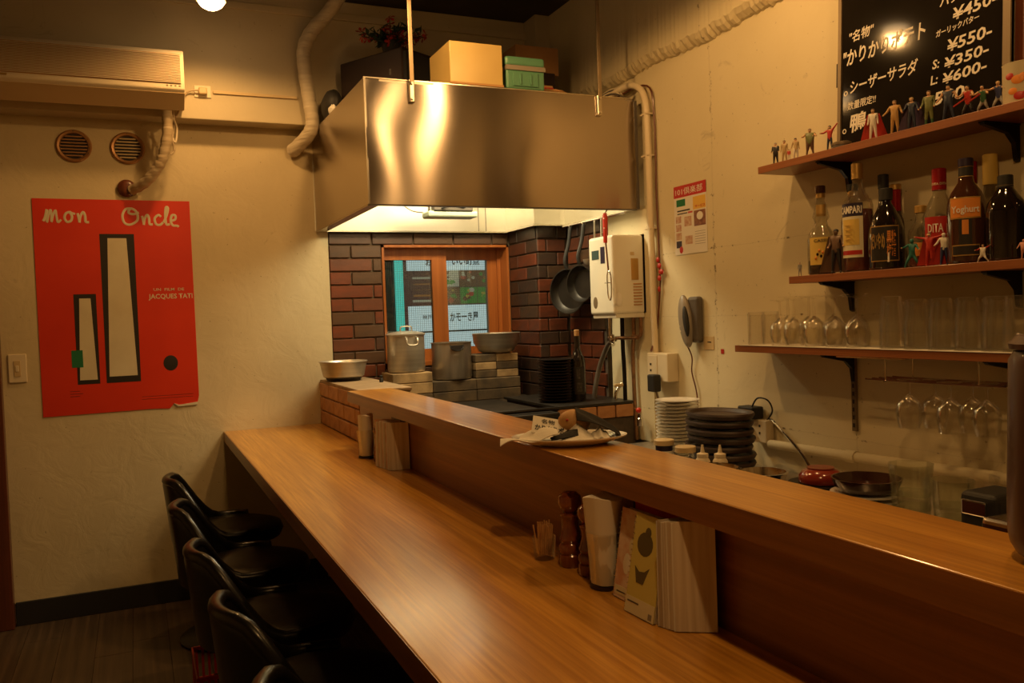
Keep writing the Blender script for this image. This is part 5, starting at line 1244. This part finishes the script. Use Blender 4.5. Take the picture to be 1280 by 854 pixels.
# vents
for i, x in enumerate((-.197, .010)):
    v = thing('round_vent', 'round copper rimmed wall vent, %s of a pair under air conditioner' % ('left' if i == 0 else 'right'), 'vent', (x,YB,1.935), 'round wall vents under the air conditioner')
    mv = plane_m((x,YB,1.993),(1,0,0),(0,0,1))
    MB().lathe([(.052,.0),(.068,.0),(.069,.006),(.063,.012),(.055,.010),(.052,.003)], (0,0,0), 36, mv, closed=True).build('ring', M['sleeve'], v, True)
    MB().lathe([(0,.0005),(.053,.0005),(.053,.0015),(0,.0015)], (0,0,0), 30, mv).build('backing', M['ink'], v)
    for k in range(7):
        z = -.040+k*.0133; hw = math.sqrt(.052**2-z*z)
        MB().box(-hw, hw, z-.0028, z+.0028, .002, .008, mv @ Matrix.Rotation(0,4,'X')).build('slat', M['creamd'] if i else M['sleeve'], v)
    for a in (90, 210, 330): MB().ball((x+.0625*math.cos(R(a)),YB-.012,1.993+.0625*math.sin(R(a))), .003, 8, 5).build('screw', M['frame'], v, True)
# switch
sw = thing('light_switch', 'cream rocker light switch on wall left of the poster', 'switch', (-.447,YB,1.01))
MB().box(-.481, -.414, YB-.008, YB+.001, 1.009, 1.127).build('face_plate', M['cream'], sw, bevel=.003)
MB().box(-.460, -.436, YB-.011, YB-.007, 1.035, 1.100).build('rocker_frame', M['creamd'], sw, bevel=.001)
MB().box(-.454, -.442, YB-.0135, YB-.0105, 1.055, 1.080).build('rocker', M['cream'], sw, bevel=.001)
# poster: red sheet with generic pale shapes in place of the artwork
po = thing('red_poster', 'large red poster with cream script heading and pale abstract shapes', 'poster', (-.05,YB,.858))
PWd, PHt = .615, .913; PO = Vector((-.364, YB-.003, .858)); pm_ = plane_m(PO, (1,0,-.001), (0,0,1))
me_pts = [(0,0),(PWd*.70,.004),(PWd*.80,.0),(PWd*.83,.022),(PWd*.855,.006),(PWd*.985,.010),(PWd,.05),(PWd-.002,PHt),(0,PHt)]
MB().prism(me_pts, -.001, .0006, pm_).build('sheet', M['red'], po)
MB().prism([(PWd*.83,.022),(PWd*.855,.006),(PWd*.985,.010),(PWd*.99,.022),(PWd*.90,.016),(PWd*.86,.014)], .0006, .004, pm_).build('torn_corner', M['posterc'], po)
def pshape(pts, m_, nm, h=.0004): MB().prism([(a*PWd, b*PHt) for a, b in pts], .0006, .0006+h, pm_).build(nm, m_, po)
# plain abstract shapes: a tall and a short pale panel on black, a green square, a black disc
pshape([(.40,.14),(.62,.14),(.62,.84),(.40,.84)], M['ink'], 'printed_shadow', .0003)
pshape([(.42,.17),(.60,.17),(.57,.82),(.45,.82)], M['posterc'], 'printed_shape', .0007)
pshape([(.22,.14),(.36,.14),(.36,.56),(.22,.56)], M['ink'], 'printed_shadow', .0003)
pshape([(.235,.16),(.345,.16),(.325,.54),(.255,.54)], M['posterc'], 'printed_shape', .0007)
pshape([(.19,.22),(.26,.22),(.26,.30),(.19,.30)], M['green'], 'printed_shape', .0010)
MB().ball((.82*PWd,.22*PHt,.0012), (.030,.034,.0008), 18, 4, pm_).build('printed_disc', M['ink'], po, True)
# script heading drawn with strokes
def stroke(pl_, wdt, m_=M['posterc'], nm='script_letter', par=po, base=pm_):
    mb_ = MB()
    for s in pl_:
        q = smoothpts([(a, b, 0) for a, b in s], 6)
        mb_.tube(q, wdt, 6)
    mb_.v = [(x, y, .0012+z*.12) for x, y, z in mb_.v]; mb_.v = [tuple(base @ Vector(v)) for v in mb_.v]
    mb_.build(nm, m_, par, True)
def script(u, v, s, letters):
    for gl, dx in letters:
        stroke([[(u+(a+dx)*s, v+b*s) for a, b in st_] for st_ in gl], .0050)
Lm = [[(0,.05),(.12,.3),(.22,.75),(.2,.4),(.2,0),(.3,.45),(.42,.72),(.45,.4),(.44,.02),(.55,.45),(.68,.70),(.72,.35),(.78,0),(.95,.15)]]
Lo = [[(.30,.62),(.10,.52),(.02,.25),(.15,.02),(.36,.10),(.42,.38),(.30,.62),(.42,.55),(.60,.50)]]
Ln = [[(0,.55),(.08,.1),(.08,0),(.14,.35),(.30,.62),(.40,.40),(.42,.05),(.60,.02)]]
LO = [[(.55,1.0),(.2,.95),(.0,.55),(.1,.1),(.45,.0),(.85,.3),(.8,.8),(.5,1.0),(.35,.75),(.6,.65),(.95,.75)]]
Lc = [[(.42,.5),(.28,.62),(.05,.4),(.12,.05),(.35,.0),(.52,.15)]]
Ll = [[(0,.15),(.2,.6),(.3,1.05),(.18,1.1),(.12,.6),(.16,.05),(.36,.05)]]
Le = [[(.02,.25),(.3,.35),(.32,.6),(.12,.6),(.04,.25),(.15,-.02),(.4,-.05),(.5,-.12)]]
script(.038, .815, .070, [(Lm,0),(Lo,1.12),(Ln,1.85)])
script(.340, .808, .069, [(LO,0),(Ln,1.12),(Lc,1.80),(Ll,2.36),(Le,2.75)])
text('UN  FILM  DE', M['posterc'], po, PO+Vector((.73*PWd,-.001,.568*PHt)), (1,0,0), (0,0,1), .012, .125, bold=.01)
text('JACQUES TATI', M['posterc'], po, PO+Vector((.695*PWd,-.001,.523*PHt)), (1,0,0), (0,0,1), .028, .180, bold=.018)
for k in range(3): MB().box(.17*PWd, (.23+.02*(k % 2))*PWd, (.085+.012*k)*PHt, (.087+.012*k)*PHt, .0006, .001, pm_).build('small_print', M['ink'], po)
for k in range(2): MB().box(.62*PWd, .96*PWd, (.052+.012*k)*PHt, (.0535+.012*k)*PHt, .0006, .001, pm_).build('small_print', M['brownbox'], po)

# ------------------------------------------------------------------ on the counter
ZK = .735; ZBAR = .950
def napkins(label, c, h=.155):
    t = thing('napkin_tumbler', label, 'napkin holder', c, 'tumblers filled with paper napkins')
    MB().lathe([(0,0),(.026,0),(.028,.003),(.029,.06),(.034,.10),(.0325,.10),(.0275,.06),(.026,.010),(0,.008)], c, 28).build('glass', M['glasst'], t, True)
    MB().lathe([(.0,.0015),(.0285,.0015),(.0285,.007),(0,.007)], c, 24).build('glass_base', M['brownbox'], t, True)
    return t
def roll(t, c, r0, r1, z0, z1, m_='paper'):
    m = MB(); seg = 26; vs = []; fs = []
    for i in range(9):
        z = z0+(z1-z0)*i/8; rr0 = r0+(r1-r0)*i/8
        for k in range(seg):
            a = 2*math.pi*k/seg; q = rr0*(1+.05*math.sin(a*3+1)+.03*math.sin(a*7))
            vs.append((c[0]+q*math.cos(a), c[1]+q*math.sin(a), c[2]+z+(.004*math.sin(a*2+.5) if i == 8 else 0)))
    for i in range(8):
        for k in range(seg): fs.append((i*seg+k, i*seg+(k+1) % seg, (i+1)*seg+(k+1) % seg, (i+1)*seg+k))
    fs.append(tuple(8*seg+k for k in range(seg))); m.add(vs, fs).build('napkins', M[m_], t, True)
c = (.737, 1.292, ZK); t = napkins('tumbler of folded napkins beside the pepper mills, nearer one', c); roll(t, c, .0255, .036, .009, .160)
c = (.725, 2.925, ZK); t = napkins('slim tumbler of napkins by the brick wall, farther one', c); roll(t, c, .0245, .026, .009, .150)
def mill(label, c, s=1.0):
    t = thing('pepper_mill', label, 'pepper mill', c, 'turned wooden pepper mills')
    q = lambda pr: [(r*s, z*s) for r, z in pr]
    MB().lathe(q([(0,0),(.0215,0),(.0235,.003),(.0235,.022),(.021,.025),(.024,.030),(.023,.040),(.019,.045),(.022,.052),(.019,.060),(.0155,.075),(.016,.088),(.019,.095)]), c, 28).build('mill_body', M['mill'], t, True)
    MB().lathe(q([(.019,.0955),(.0195,.100),(.012,.104),(.020,.112),(.023,.122),(.0215,.134),(.013,.142),(0,.144)]), c, 28).build('mill_head', M['mill'], t, True)
    return t
mill('dark red wooden pepper mill, taller one beside the toothpicks', (.745, 1.435, ZK))
mill('dark red wooden pepper mill, half hidden behind napkin tumbler', (.748, 1.368, ZK), .92)
mill('dark red pepper mill between far napkins and far menus', (.745, 2.83, ZK), .85)
tpk = thing('toothpick_glass', 'small glass full of wooden toothpicks on the counter', 'toothpick holder', (.720,1.502,ZK))
c = (.720,1.502,ZK)
MB().lathe([(0,0),(.019,0),(.0205,.003),(.0235,.045),(.022,.045),(.0185,.012),(0,.010)], c, 24).build('glass', M['glasst'], tpk, True)
for k in range(46):
    a = rs.uniform(0, 6.283); r0 = rs.uniform(0,.014); r1 = r0+rs.uniform(.002,.008)
    MB().tube([(c[0]+r0*math.cos(a), c[1]+r0*math.sin(a), ZK+.011), (c[0]+r1*math.cos(a+.3), c[1]+r1*math.sin(a+.3), ZK+.066+rs.uniform(0,.008))], .0015, 4).build('toothpick', M['stick'], tpk)
cdz = thing('card_stand', 'clear stand with small cream card behind the toothpicks', 'card stand', (.765,1.475,ZK))
MB().box(.760, .763, 1.455, 1.50, ZK, ZK+.085).build('stand', M['glass'], cdz)
MB().box(.7635, .765, 1.45, 1.51, ZK+.005, ZK+.080).build('card', M['creamd'], cdz)
MB().box(.772, .7735, 1.43, 1.475, ZK, ZK+.105).build('card', M['paper'], cdz)
# menus: leaning, spiral bound
def menu(label, o, right, up, th, wd, ht_, cover, pages=1, cat='menu', spiral=True, group='spiral bound menus leaning on the bar'):
    t = thing('menu_book', label, cat, tuple(o), group); m = plane_m(o, right, up)
    MB().box(0, wd, 0, ht_, 0, .0012, m).build('front_cover', cover, t)
    nleaf = max(3, int(th/.0022))
    for k in range(nleaf):
        d = -.001-(th-.002)*k/nleaf; e = rs.uniform(-.002,.003)
        MB().box(.002+e*.4, wd-.001+e, .001, ht_-.003+e*.6, d-.0006, d, m).build('page', M['pages'], t)
    MB().box(0, wd, 0, ht_, -th-.001, -th, m).build('back_cover', M['pages'], t)
    if spiral:
        for k in range(int(ht_/.009)):
            z = .006+k*.009; c_ = [(-.001+.0045*math.cos(a)-.0, z+.001*a/6.28, -.003+.0055*math.sin(a)) for a in [i*6.283/8 for i in range(9)]]
            if k < 24: MB().tube([tuple(m @ Vector(p)) for p in c_], .0006, 4, cap=False).build('spiral_ring', M['chrome'], t, True)
    return t, m
# pink menu: stands on the counter leaning to the backboard, cover facing the guests (-x)
rgt = Vector((.04,-1,0)).normalized(); upv = Vector((.17,.10,1)).normalized(); upv = (upv-rgt*upv.dot(rgt)).normalized()
tm, mm_ = menu('spiral menu with pink flower photo cover beside the napkin tumbler', Vector((.724,1.245,ZK+.0015)), rgt, upv, .014, .112, .150, M['pinkc'])
MB().box(.004, .110, .006, .020, .0012, .0018, mm_).build('title_strip', M['cavewhite'], tm)
MB().box(.010, .090, .010, .0125, .0018, .0021, mm_).build('print_line', M['greyd'], tm)
for (a, b, r0, cc_) in [(.03,.06,.018,'white'),(.055,.045,.016,'white'),(.04,.09,.014,'cavewhite'),(.08,.06,.015,'white'),(.05,.125,.020,'paper'),(.085,.12,.016,'orlab')]:
    MB().ball((a,b,.0014), (r0*.6,r0,.0006), 12, 4, mm_).build('printed_petal', M[cc_], tm, True)
rgt2 = Vector((.04,-1,0)).normalized(); upv2 = Vector((.20,-.06,1)).normalized(); upv2 = (upv2-rgt2*upv2.dot(rgt2)).normalized()
tm2, mm2 = menu('narrow yellow covered menu leaning on the sleeves at front', Vector((.703,1.174,ZK+.0015)), rgt2, upv2, .006, .078, .158, M['yellow'])
MB().box(.0, .078, .0, .026, .0012, .0017, mm2).build('title_strip', M['cavewhite'], tm2)
MB().box(.006, .036, .017, .0195, .0017, .0021, mm2).build('print_line', M['greyd'], tm2)
MB().box(.064, .073, .003, .012, .0017, .0021, mm2).build('print_mark', M['grey'], tm2)
M['dish'] = mat('printed_dish', (.10,.08,.03), .5)
MB().ball((.033,.112,.0014), (.021,.019,.0006), 16, 4, mm2).build('printed_pot', M['dish'], tm2, True)
MB().ball((.038,.131,.0014), (.008,.009,.0006), 10, 4, mm2).build('printed_pot', M['dish'], tm2, True)
MB().prism([(.014,.075),(.022,.050),(.040,.050),(.052,.078),(.040,.070),(.026,.068)], .0012, .0018, mm2).build('printed_pot', M['dish'], tm2)
# fat sleeve menu, fanned
sv = thing('sleeve_menu', 'thick fanned bundle of clear plastic menu sleeves beside yellow menu', 'menu', (.74,1.06,ZK))
for k in range(15):
    r_2 = Vector((.97-.012*k, -.02-.034*k, 0)).normalized()
    o = Vector((.709+.0008*k, 1.088-.0024*k, ZK+.001+.0004*(k % 3))); u_2 = Vector((.09,-.02,1)).normalized(); u_2 = (u_2-r_2*u_2.dot(r_2)).normalized()
    MB().box(0, .060, 0, .162+rs.uniform(-.003,.003), 0, .0009, plane_m(o, r_2, u_2)).build('sleeve', M['pages'] if k % 4 else M['paper'], sv)
o = thing('menu_book', 'dark spined menu leaning at back under bar top overhang', 'menu', (.772,1.16,ZK))
MB().box(.772, .784, 1.04, 1.25, ZK, ZK+.168).build('cover', M['brownbox'], o); MB().box(.770,.772,1.06,1.24,ZK+.13,ZK+.165).build('red_strip', M['redlab'], o)
# far menus
fm = thing('sleeve_menu', 'fanned bundle of plastic menu sleeves at the far end of counter', 'menu', (.74,2.64,ZK))
for k in range(16):
    r_2 = Vector((.80,-.60+.03*k,0)).normalized(); o = Vector((.706+.001*k, 2.735-.0075*k, ZK+.001)); u_2 = Vector((.05,.04,1)).normalized(); u_2 = (u_2-r_2*u_2.dot(r_2)).normalized()
    MB().box(0, .066, 0, .150+rs.uniform(-.004,.004), 0, .0009, plane_m(o, r_2, u_2)).build('sleeve', [M['pinkc'],M['paper'],M['pages'],M['pages']][k % 4], fm)
MB().box(.772, .786, 2.62, 2.76, ZK, ZK+.16).build('back_folder', M['brownbox'], fm)
# plate with potato, cloths and card
PR = Vector((.914,-.405,0)); PF = Vector((.405,.914,0)); PC = Vector((.806,1.545,ZBAR))
def pp(a, b, z): return PC+PR*a+PF*b+Vector((0,0,z))
pt = thing('serving_plate', 'oval white plate on the bar top holding cloth and potato', 'plate', tuple(PC))
m_ = MB().lathe([(0,0),(.075,0),(.082,.003),(.118,.015),(.119,.0175),(.114,.0175),(.08,.008),(0,.007)], (0,0,0), 40)
PM = Matrix((PR, PF, Vector((0,0,1)))).transposed().to_4x4() @ Matrix.Diagonal((1.0,.66,1,1)); PM.translation = PC
m_.v = [tuple(PM @ Vector(v)) for v in m_.v]; m_.build('plate_body', M['white'], pt, True)
po2 = thing('potato', 'whole brown potato wrapped in black cloth on the plate', 'potato', tuple(pp(.015,.02,.012)))
c_ = pp(.012,.02,.040); MB().ball(tuple(c_), (.036,.030,.028), 20, 14).build('potato_body', M['potato'], po2, True)
MB().ball(tuple(c_+Vector((-.026,-.020,.010))), (.003,.003,.0025), 8, 5).build('potato_eye', M['redlab'], po2, True)
def drape(name, label, o, right, fwd, w_, d_, hf, m_, cat='cloth', nx=22, ny=16, par=None, th=.0016):
    rgt_ = Vector(right).normalized(); fw = Vector(fwd).normalized(); vs = []
    for j in range(ny+1):
        for i in range(nx+1):
            u, v = i/nx, j/ny; vs.append(Vector(o)+rgt_*w_*(u-.5)+fw*d_*(v-.5)+Vector((0,0,hf(u,v))))
    n0 = len(vs); vs += [v+Vector((0,0,th)) for v in vs]; W = nx+1
    fs = [(j*W+i, j*W+i+1, (j+1)*W+i+1, (j+1)*W+i) for j in range(ny) for i in range(nx)]; fs += [tuple(n0+k for k in reversed(f)) for f in fs]
    bd_ = [i for i in range(nx)]
    for i in range(nx): fs += [(i, n0+i, n0+i+1, i+1), (ny*W+i, ny*W+i+1, n0+ny*W+i+1, n0+ny*W+i)]
    for j in range(ny): fs += [(j*W, (j+1)*W, n0+(j+1)*W, n0+j*W), (j*W+nx, n0+j*W+nx, n0+(j+1)*W+nx, (j+1)*W+nx)]
    ob = MB().add(vs, fs).build(name, m_, par, True)
    if not par: tag(ob, label, cat)
    return ob
R_, F_ = tuple(PR), tuple(PF)
drape('white_cloth', 'white cloth spilling over left rim of the serving plate', pp(-.084,-.018,.022), R_, F_, .115, .09,
      lambda u,v: -.014*(1-u)**2+.006*math.sin(u*8+v*3)+.010*math.sin(math.pi*v)*u, M['cloth'])
drape('white_cloth', 'white folded napkin at front middle of the serving plate', pp(.020,-.036,.012), R_, F_, .075, .05, lambda u,v: .030*max(0,1-abs(u-.45)*2.1)*(v*.9+.1), M['cloth'])
drape('white_cloth', 'small white cloth corner at right of the serving plate', pp(.066,-.030,.012), R_, F_, .045, .04, lambda u,v: .022*max(0,1-abs(u-.4)*2)*(v*.8+.2)+.002*math.sin(u*20), M['cloth'])
drape('black_cloth', 'black cloth folded over right side of the potato', pp(.060,.010,.014), R_, F_, .090, .075,
      lambda u,v: .056*max(0,1-u)**.7*(.35+.65*math.sin(math.pi*(.15+.7*v)))+.003*math.sin(v*11+u*4), M['blackcloth'])
drape('black_cloth', 'black cloth corner lying before the potato', pp(-.012,-.024,.014), R_, F_, .055, .05, lambda u,v: .026*u*(.3+.7*v)+.003*math.sin(v*5), M['blackcloth'])
cr_ = thing('paper_card', 'white paper card with black handwriting propped on the plate', 'card', tuple(pp(-.05,0,.02)))
crr = (PR*.96-Vector((0,0,.20))).normalized(); cu = (PF*.8+PR*.35+Vector((0,0,.62))).normalized(); cu = (cu-crr*cu.dot(crr)).normalized()
CO = pp(-.078,-.022,.030); cm = plane_m(CO, crr, cu)
MB().box(0, .072, 0, .046, -.001, 0, cm).build('card_body', M['paper'], cr_)
text('名物', M['ink'], cr_, cm @ Vector((.018,.028,.0004)), crr, cu, .012, .028, bold=.02)
text('かりかりポ', M['ink'], cr_, cm @ Vector((.006,.007,.0004)), crr, cu, .017, .060, bold=.03)
# tall brown jar at the right edge, close to the viewpoint
tj = thing('pottery_jar', 'tall dark brown jar on the bar top at the right edge', 'jar', (.845,.56,ZBAR))
MB().lathe([(0,0),(.036,0),(.046,.003),(.053,.009),(.058,.018),(.060,.028),(.0605,.05),(.057,.205),(.052,.214),(0,.216)], (.852,.545,ZBAR), 40).build('jar_body', M['brownj'], tj, True)
MB().lathe([(0,.2165),(.056,.2165),(.057,.222),(.050,.230),(0,.232)], (.852,.545,ZBAR), 36).build('jar_lid', M['brownj'], tj, True)

# ------------------------------------------------------------------ chairs
def chair():
    t = thing('swivel_chair', 'x', 'chair', (0,0,0), 'black swivel tub chairs along the counter')
    # faces +x. shell: seat pan sweeping up into a curved back
    SZ = .405
    vs = []; nu, nv = 22, 16
    def shell(a, v, th):
        # a: angle round back (-100..100 deg, 0 = straight back), v: 0 seat level -> 1 top
        w = math.cos(R(a)*.9)**2 if abs(a) < 100 else 0
        q_ = min(1, max(0, (abs(a)-26)/62)); hgt = .035+.200*(1-(3*q_*q_-2*q_**3))**1.15
        rr_ = .188+th+.002*v; flare = .012*v*w-.010*(1-v)*w
        return Vector((-math.cos(R(a))*(rr_+flare)-.0, math.sin(R(a))*(rr_*.98), SZ-.01+hgt*v))
    V_, F = [], []
    for th in (0, .028):
        for j in range(nv+1):
            for i in range(nu+1): V_.append(shell(-118+236*i/nu, j/nv, th if j < nv else th*.9))
    W = nu+1; n0 = W*(nv+1)
    for j in range(nv):
        for i in range(nu): F += [(j*W+i, j*W+i+1, (j+1)*W+i+1, (j+1)*W+i), (n0+j*W+i, n0+(j+1)*W+i, n0+(j+1)*W+i+1, n0+j*W+i+1)]
    for i in range(nu): F += [(nv*W+i, nv*W+i+1, n0+nv*W+i+1, n0+nv*W+i), (i, n0+i, n0+i+1, i+1)]
    for j in range(nv): F += [(j*W, (j+1)*W, n0+(j+1)*W, n0+j*W), (j*W+nu, n0+j*W+nu, n0+(j+1)*W+nu, (j+1)*W+nu)]
    MB().add(V_, F).build('backrest', M['blackgloss'], t, True)
    rim = [shell(-118+236*i/28, 1, .013)+Vector((0,0,.001)) for i in range(29)]
    MB().tube(rim, .0165, 10).build('rim_piping', M['blackgloss'], t, True)
    MB().lathe([(0,SZ-.035),(.15,SZ-.035),(.19,SZ-.022),(.200,SZ),(.192,SZ+.022),(.16,SZ+.032),(.08,SZ+.027),(0,SZ+.022)], (.012,0,0), 36).build('seat', M['blackgloss'], t, True)
    MB().lathe([(0,.012),(.02,.03),(.022,SZ-.08),(.045,SZ-.06),(.05,SZ-.034),(0,SZ-.034)], (0,0,0), 20).build('pedestal', M['blackmetal'], t, True)
    MB().lathe([(0,0),(.19,0),(.195,.006),(.185,.013),(.06,.022),(.024,.045),(0,.045)], (0,0,0), 40).build('base', M['blackmetal'], t, True)
    return t
ch = chair(); CX = .300
ch.location = (CX, 3.50, 0); ch['label'] = 'black swivel tub chair farthest away, nearest the back wall'
for y, la, rz in ((2.93,'black swivel tub chair, second from the back wall',-.06),(2.36,'black swivel tub chair, middle of the five',.04),(1.86,'black swivel tub chair, fourth from the back wall',.10),(1.36,'black swivel tub chair nearest the viewer, only its seat showing',-.05)):
    dup(ch, (CX+max(0, 2.75-y)*.048, y, 0), la, rz=rz)
bk = thing('red_basket', 'red plastic basket on floor beside the chairs', 'basket', (.22,3.02,0), rz=0)
# open slatted basket
BX0, BX1, BY0, BY1, BZ = .128, .36, 2.80, 3.09, .12
for a in ((BX0,BX1,BY0,BY0+.006),(BX0,BX1,BY1-.006,BY1),(BX0,BX0+.006,BY0,BY1),(BX1-.006,BX1,BY0,BY1)):
    MB().box(*a, BZ-.014, BZ).build('rim', M['redp'], bk, bevel=.002); MB().box(*a, .001, .012).build('bottom_rail', M['redp'], bk)
for k in range(14):
    y = BY0+.015+k*.02; MB().box(BX0+.001, BX0+.004, y, y+.008, .01, BZ-.01).build('slat', M['redp'], bk); MB().box(BX1-.004, BX1-.001, y, y+.008, .01, BZ-.01).build('slat', M['redp'], bk)
for k in range(13):
    x = BX0+.012+k*.02; MB().box(x, x+.008, BY0+.001, BY0+.004, .01, BZ-.01).build('slat', M['redp'], bk); MB().box(x, x+.008, BY1-.004, BY1-.001, .01, BZ-.01).build('slat', M['redp'], bk)
MB().box(BX0, BX1, BY0, BY1, .001, .006).build('bottom', M['lred'], bk)
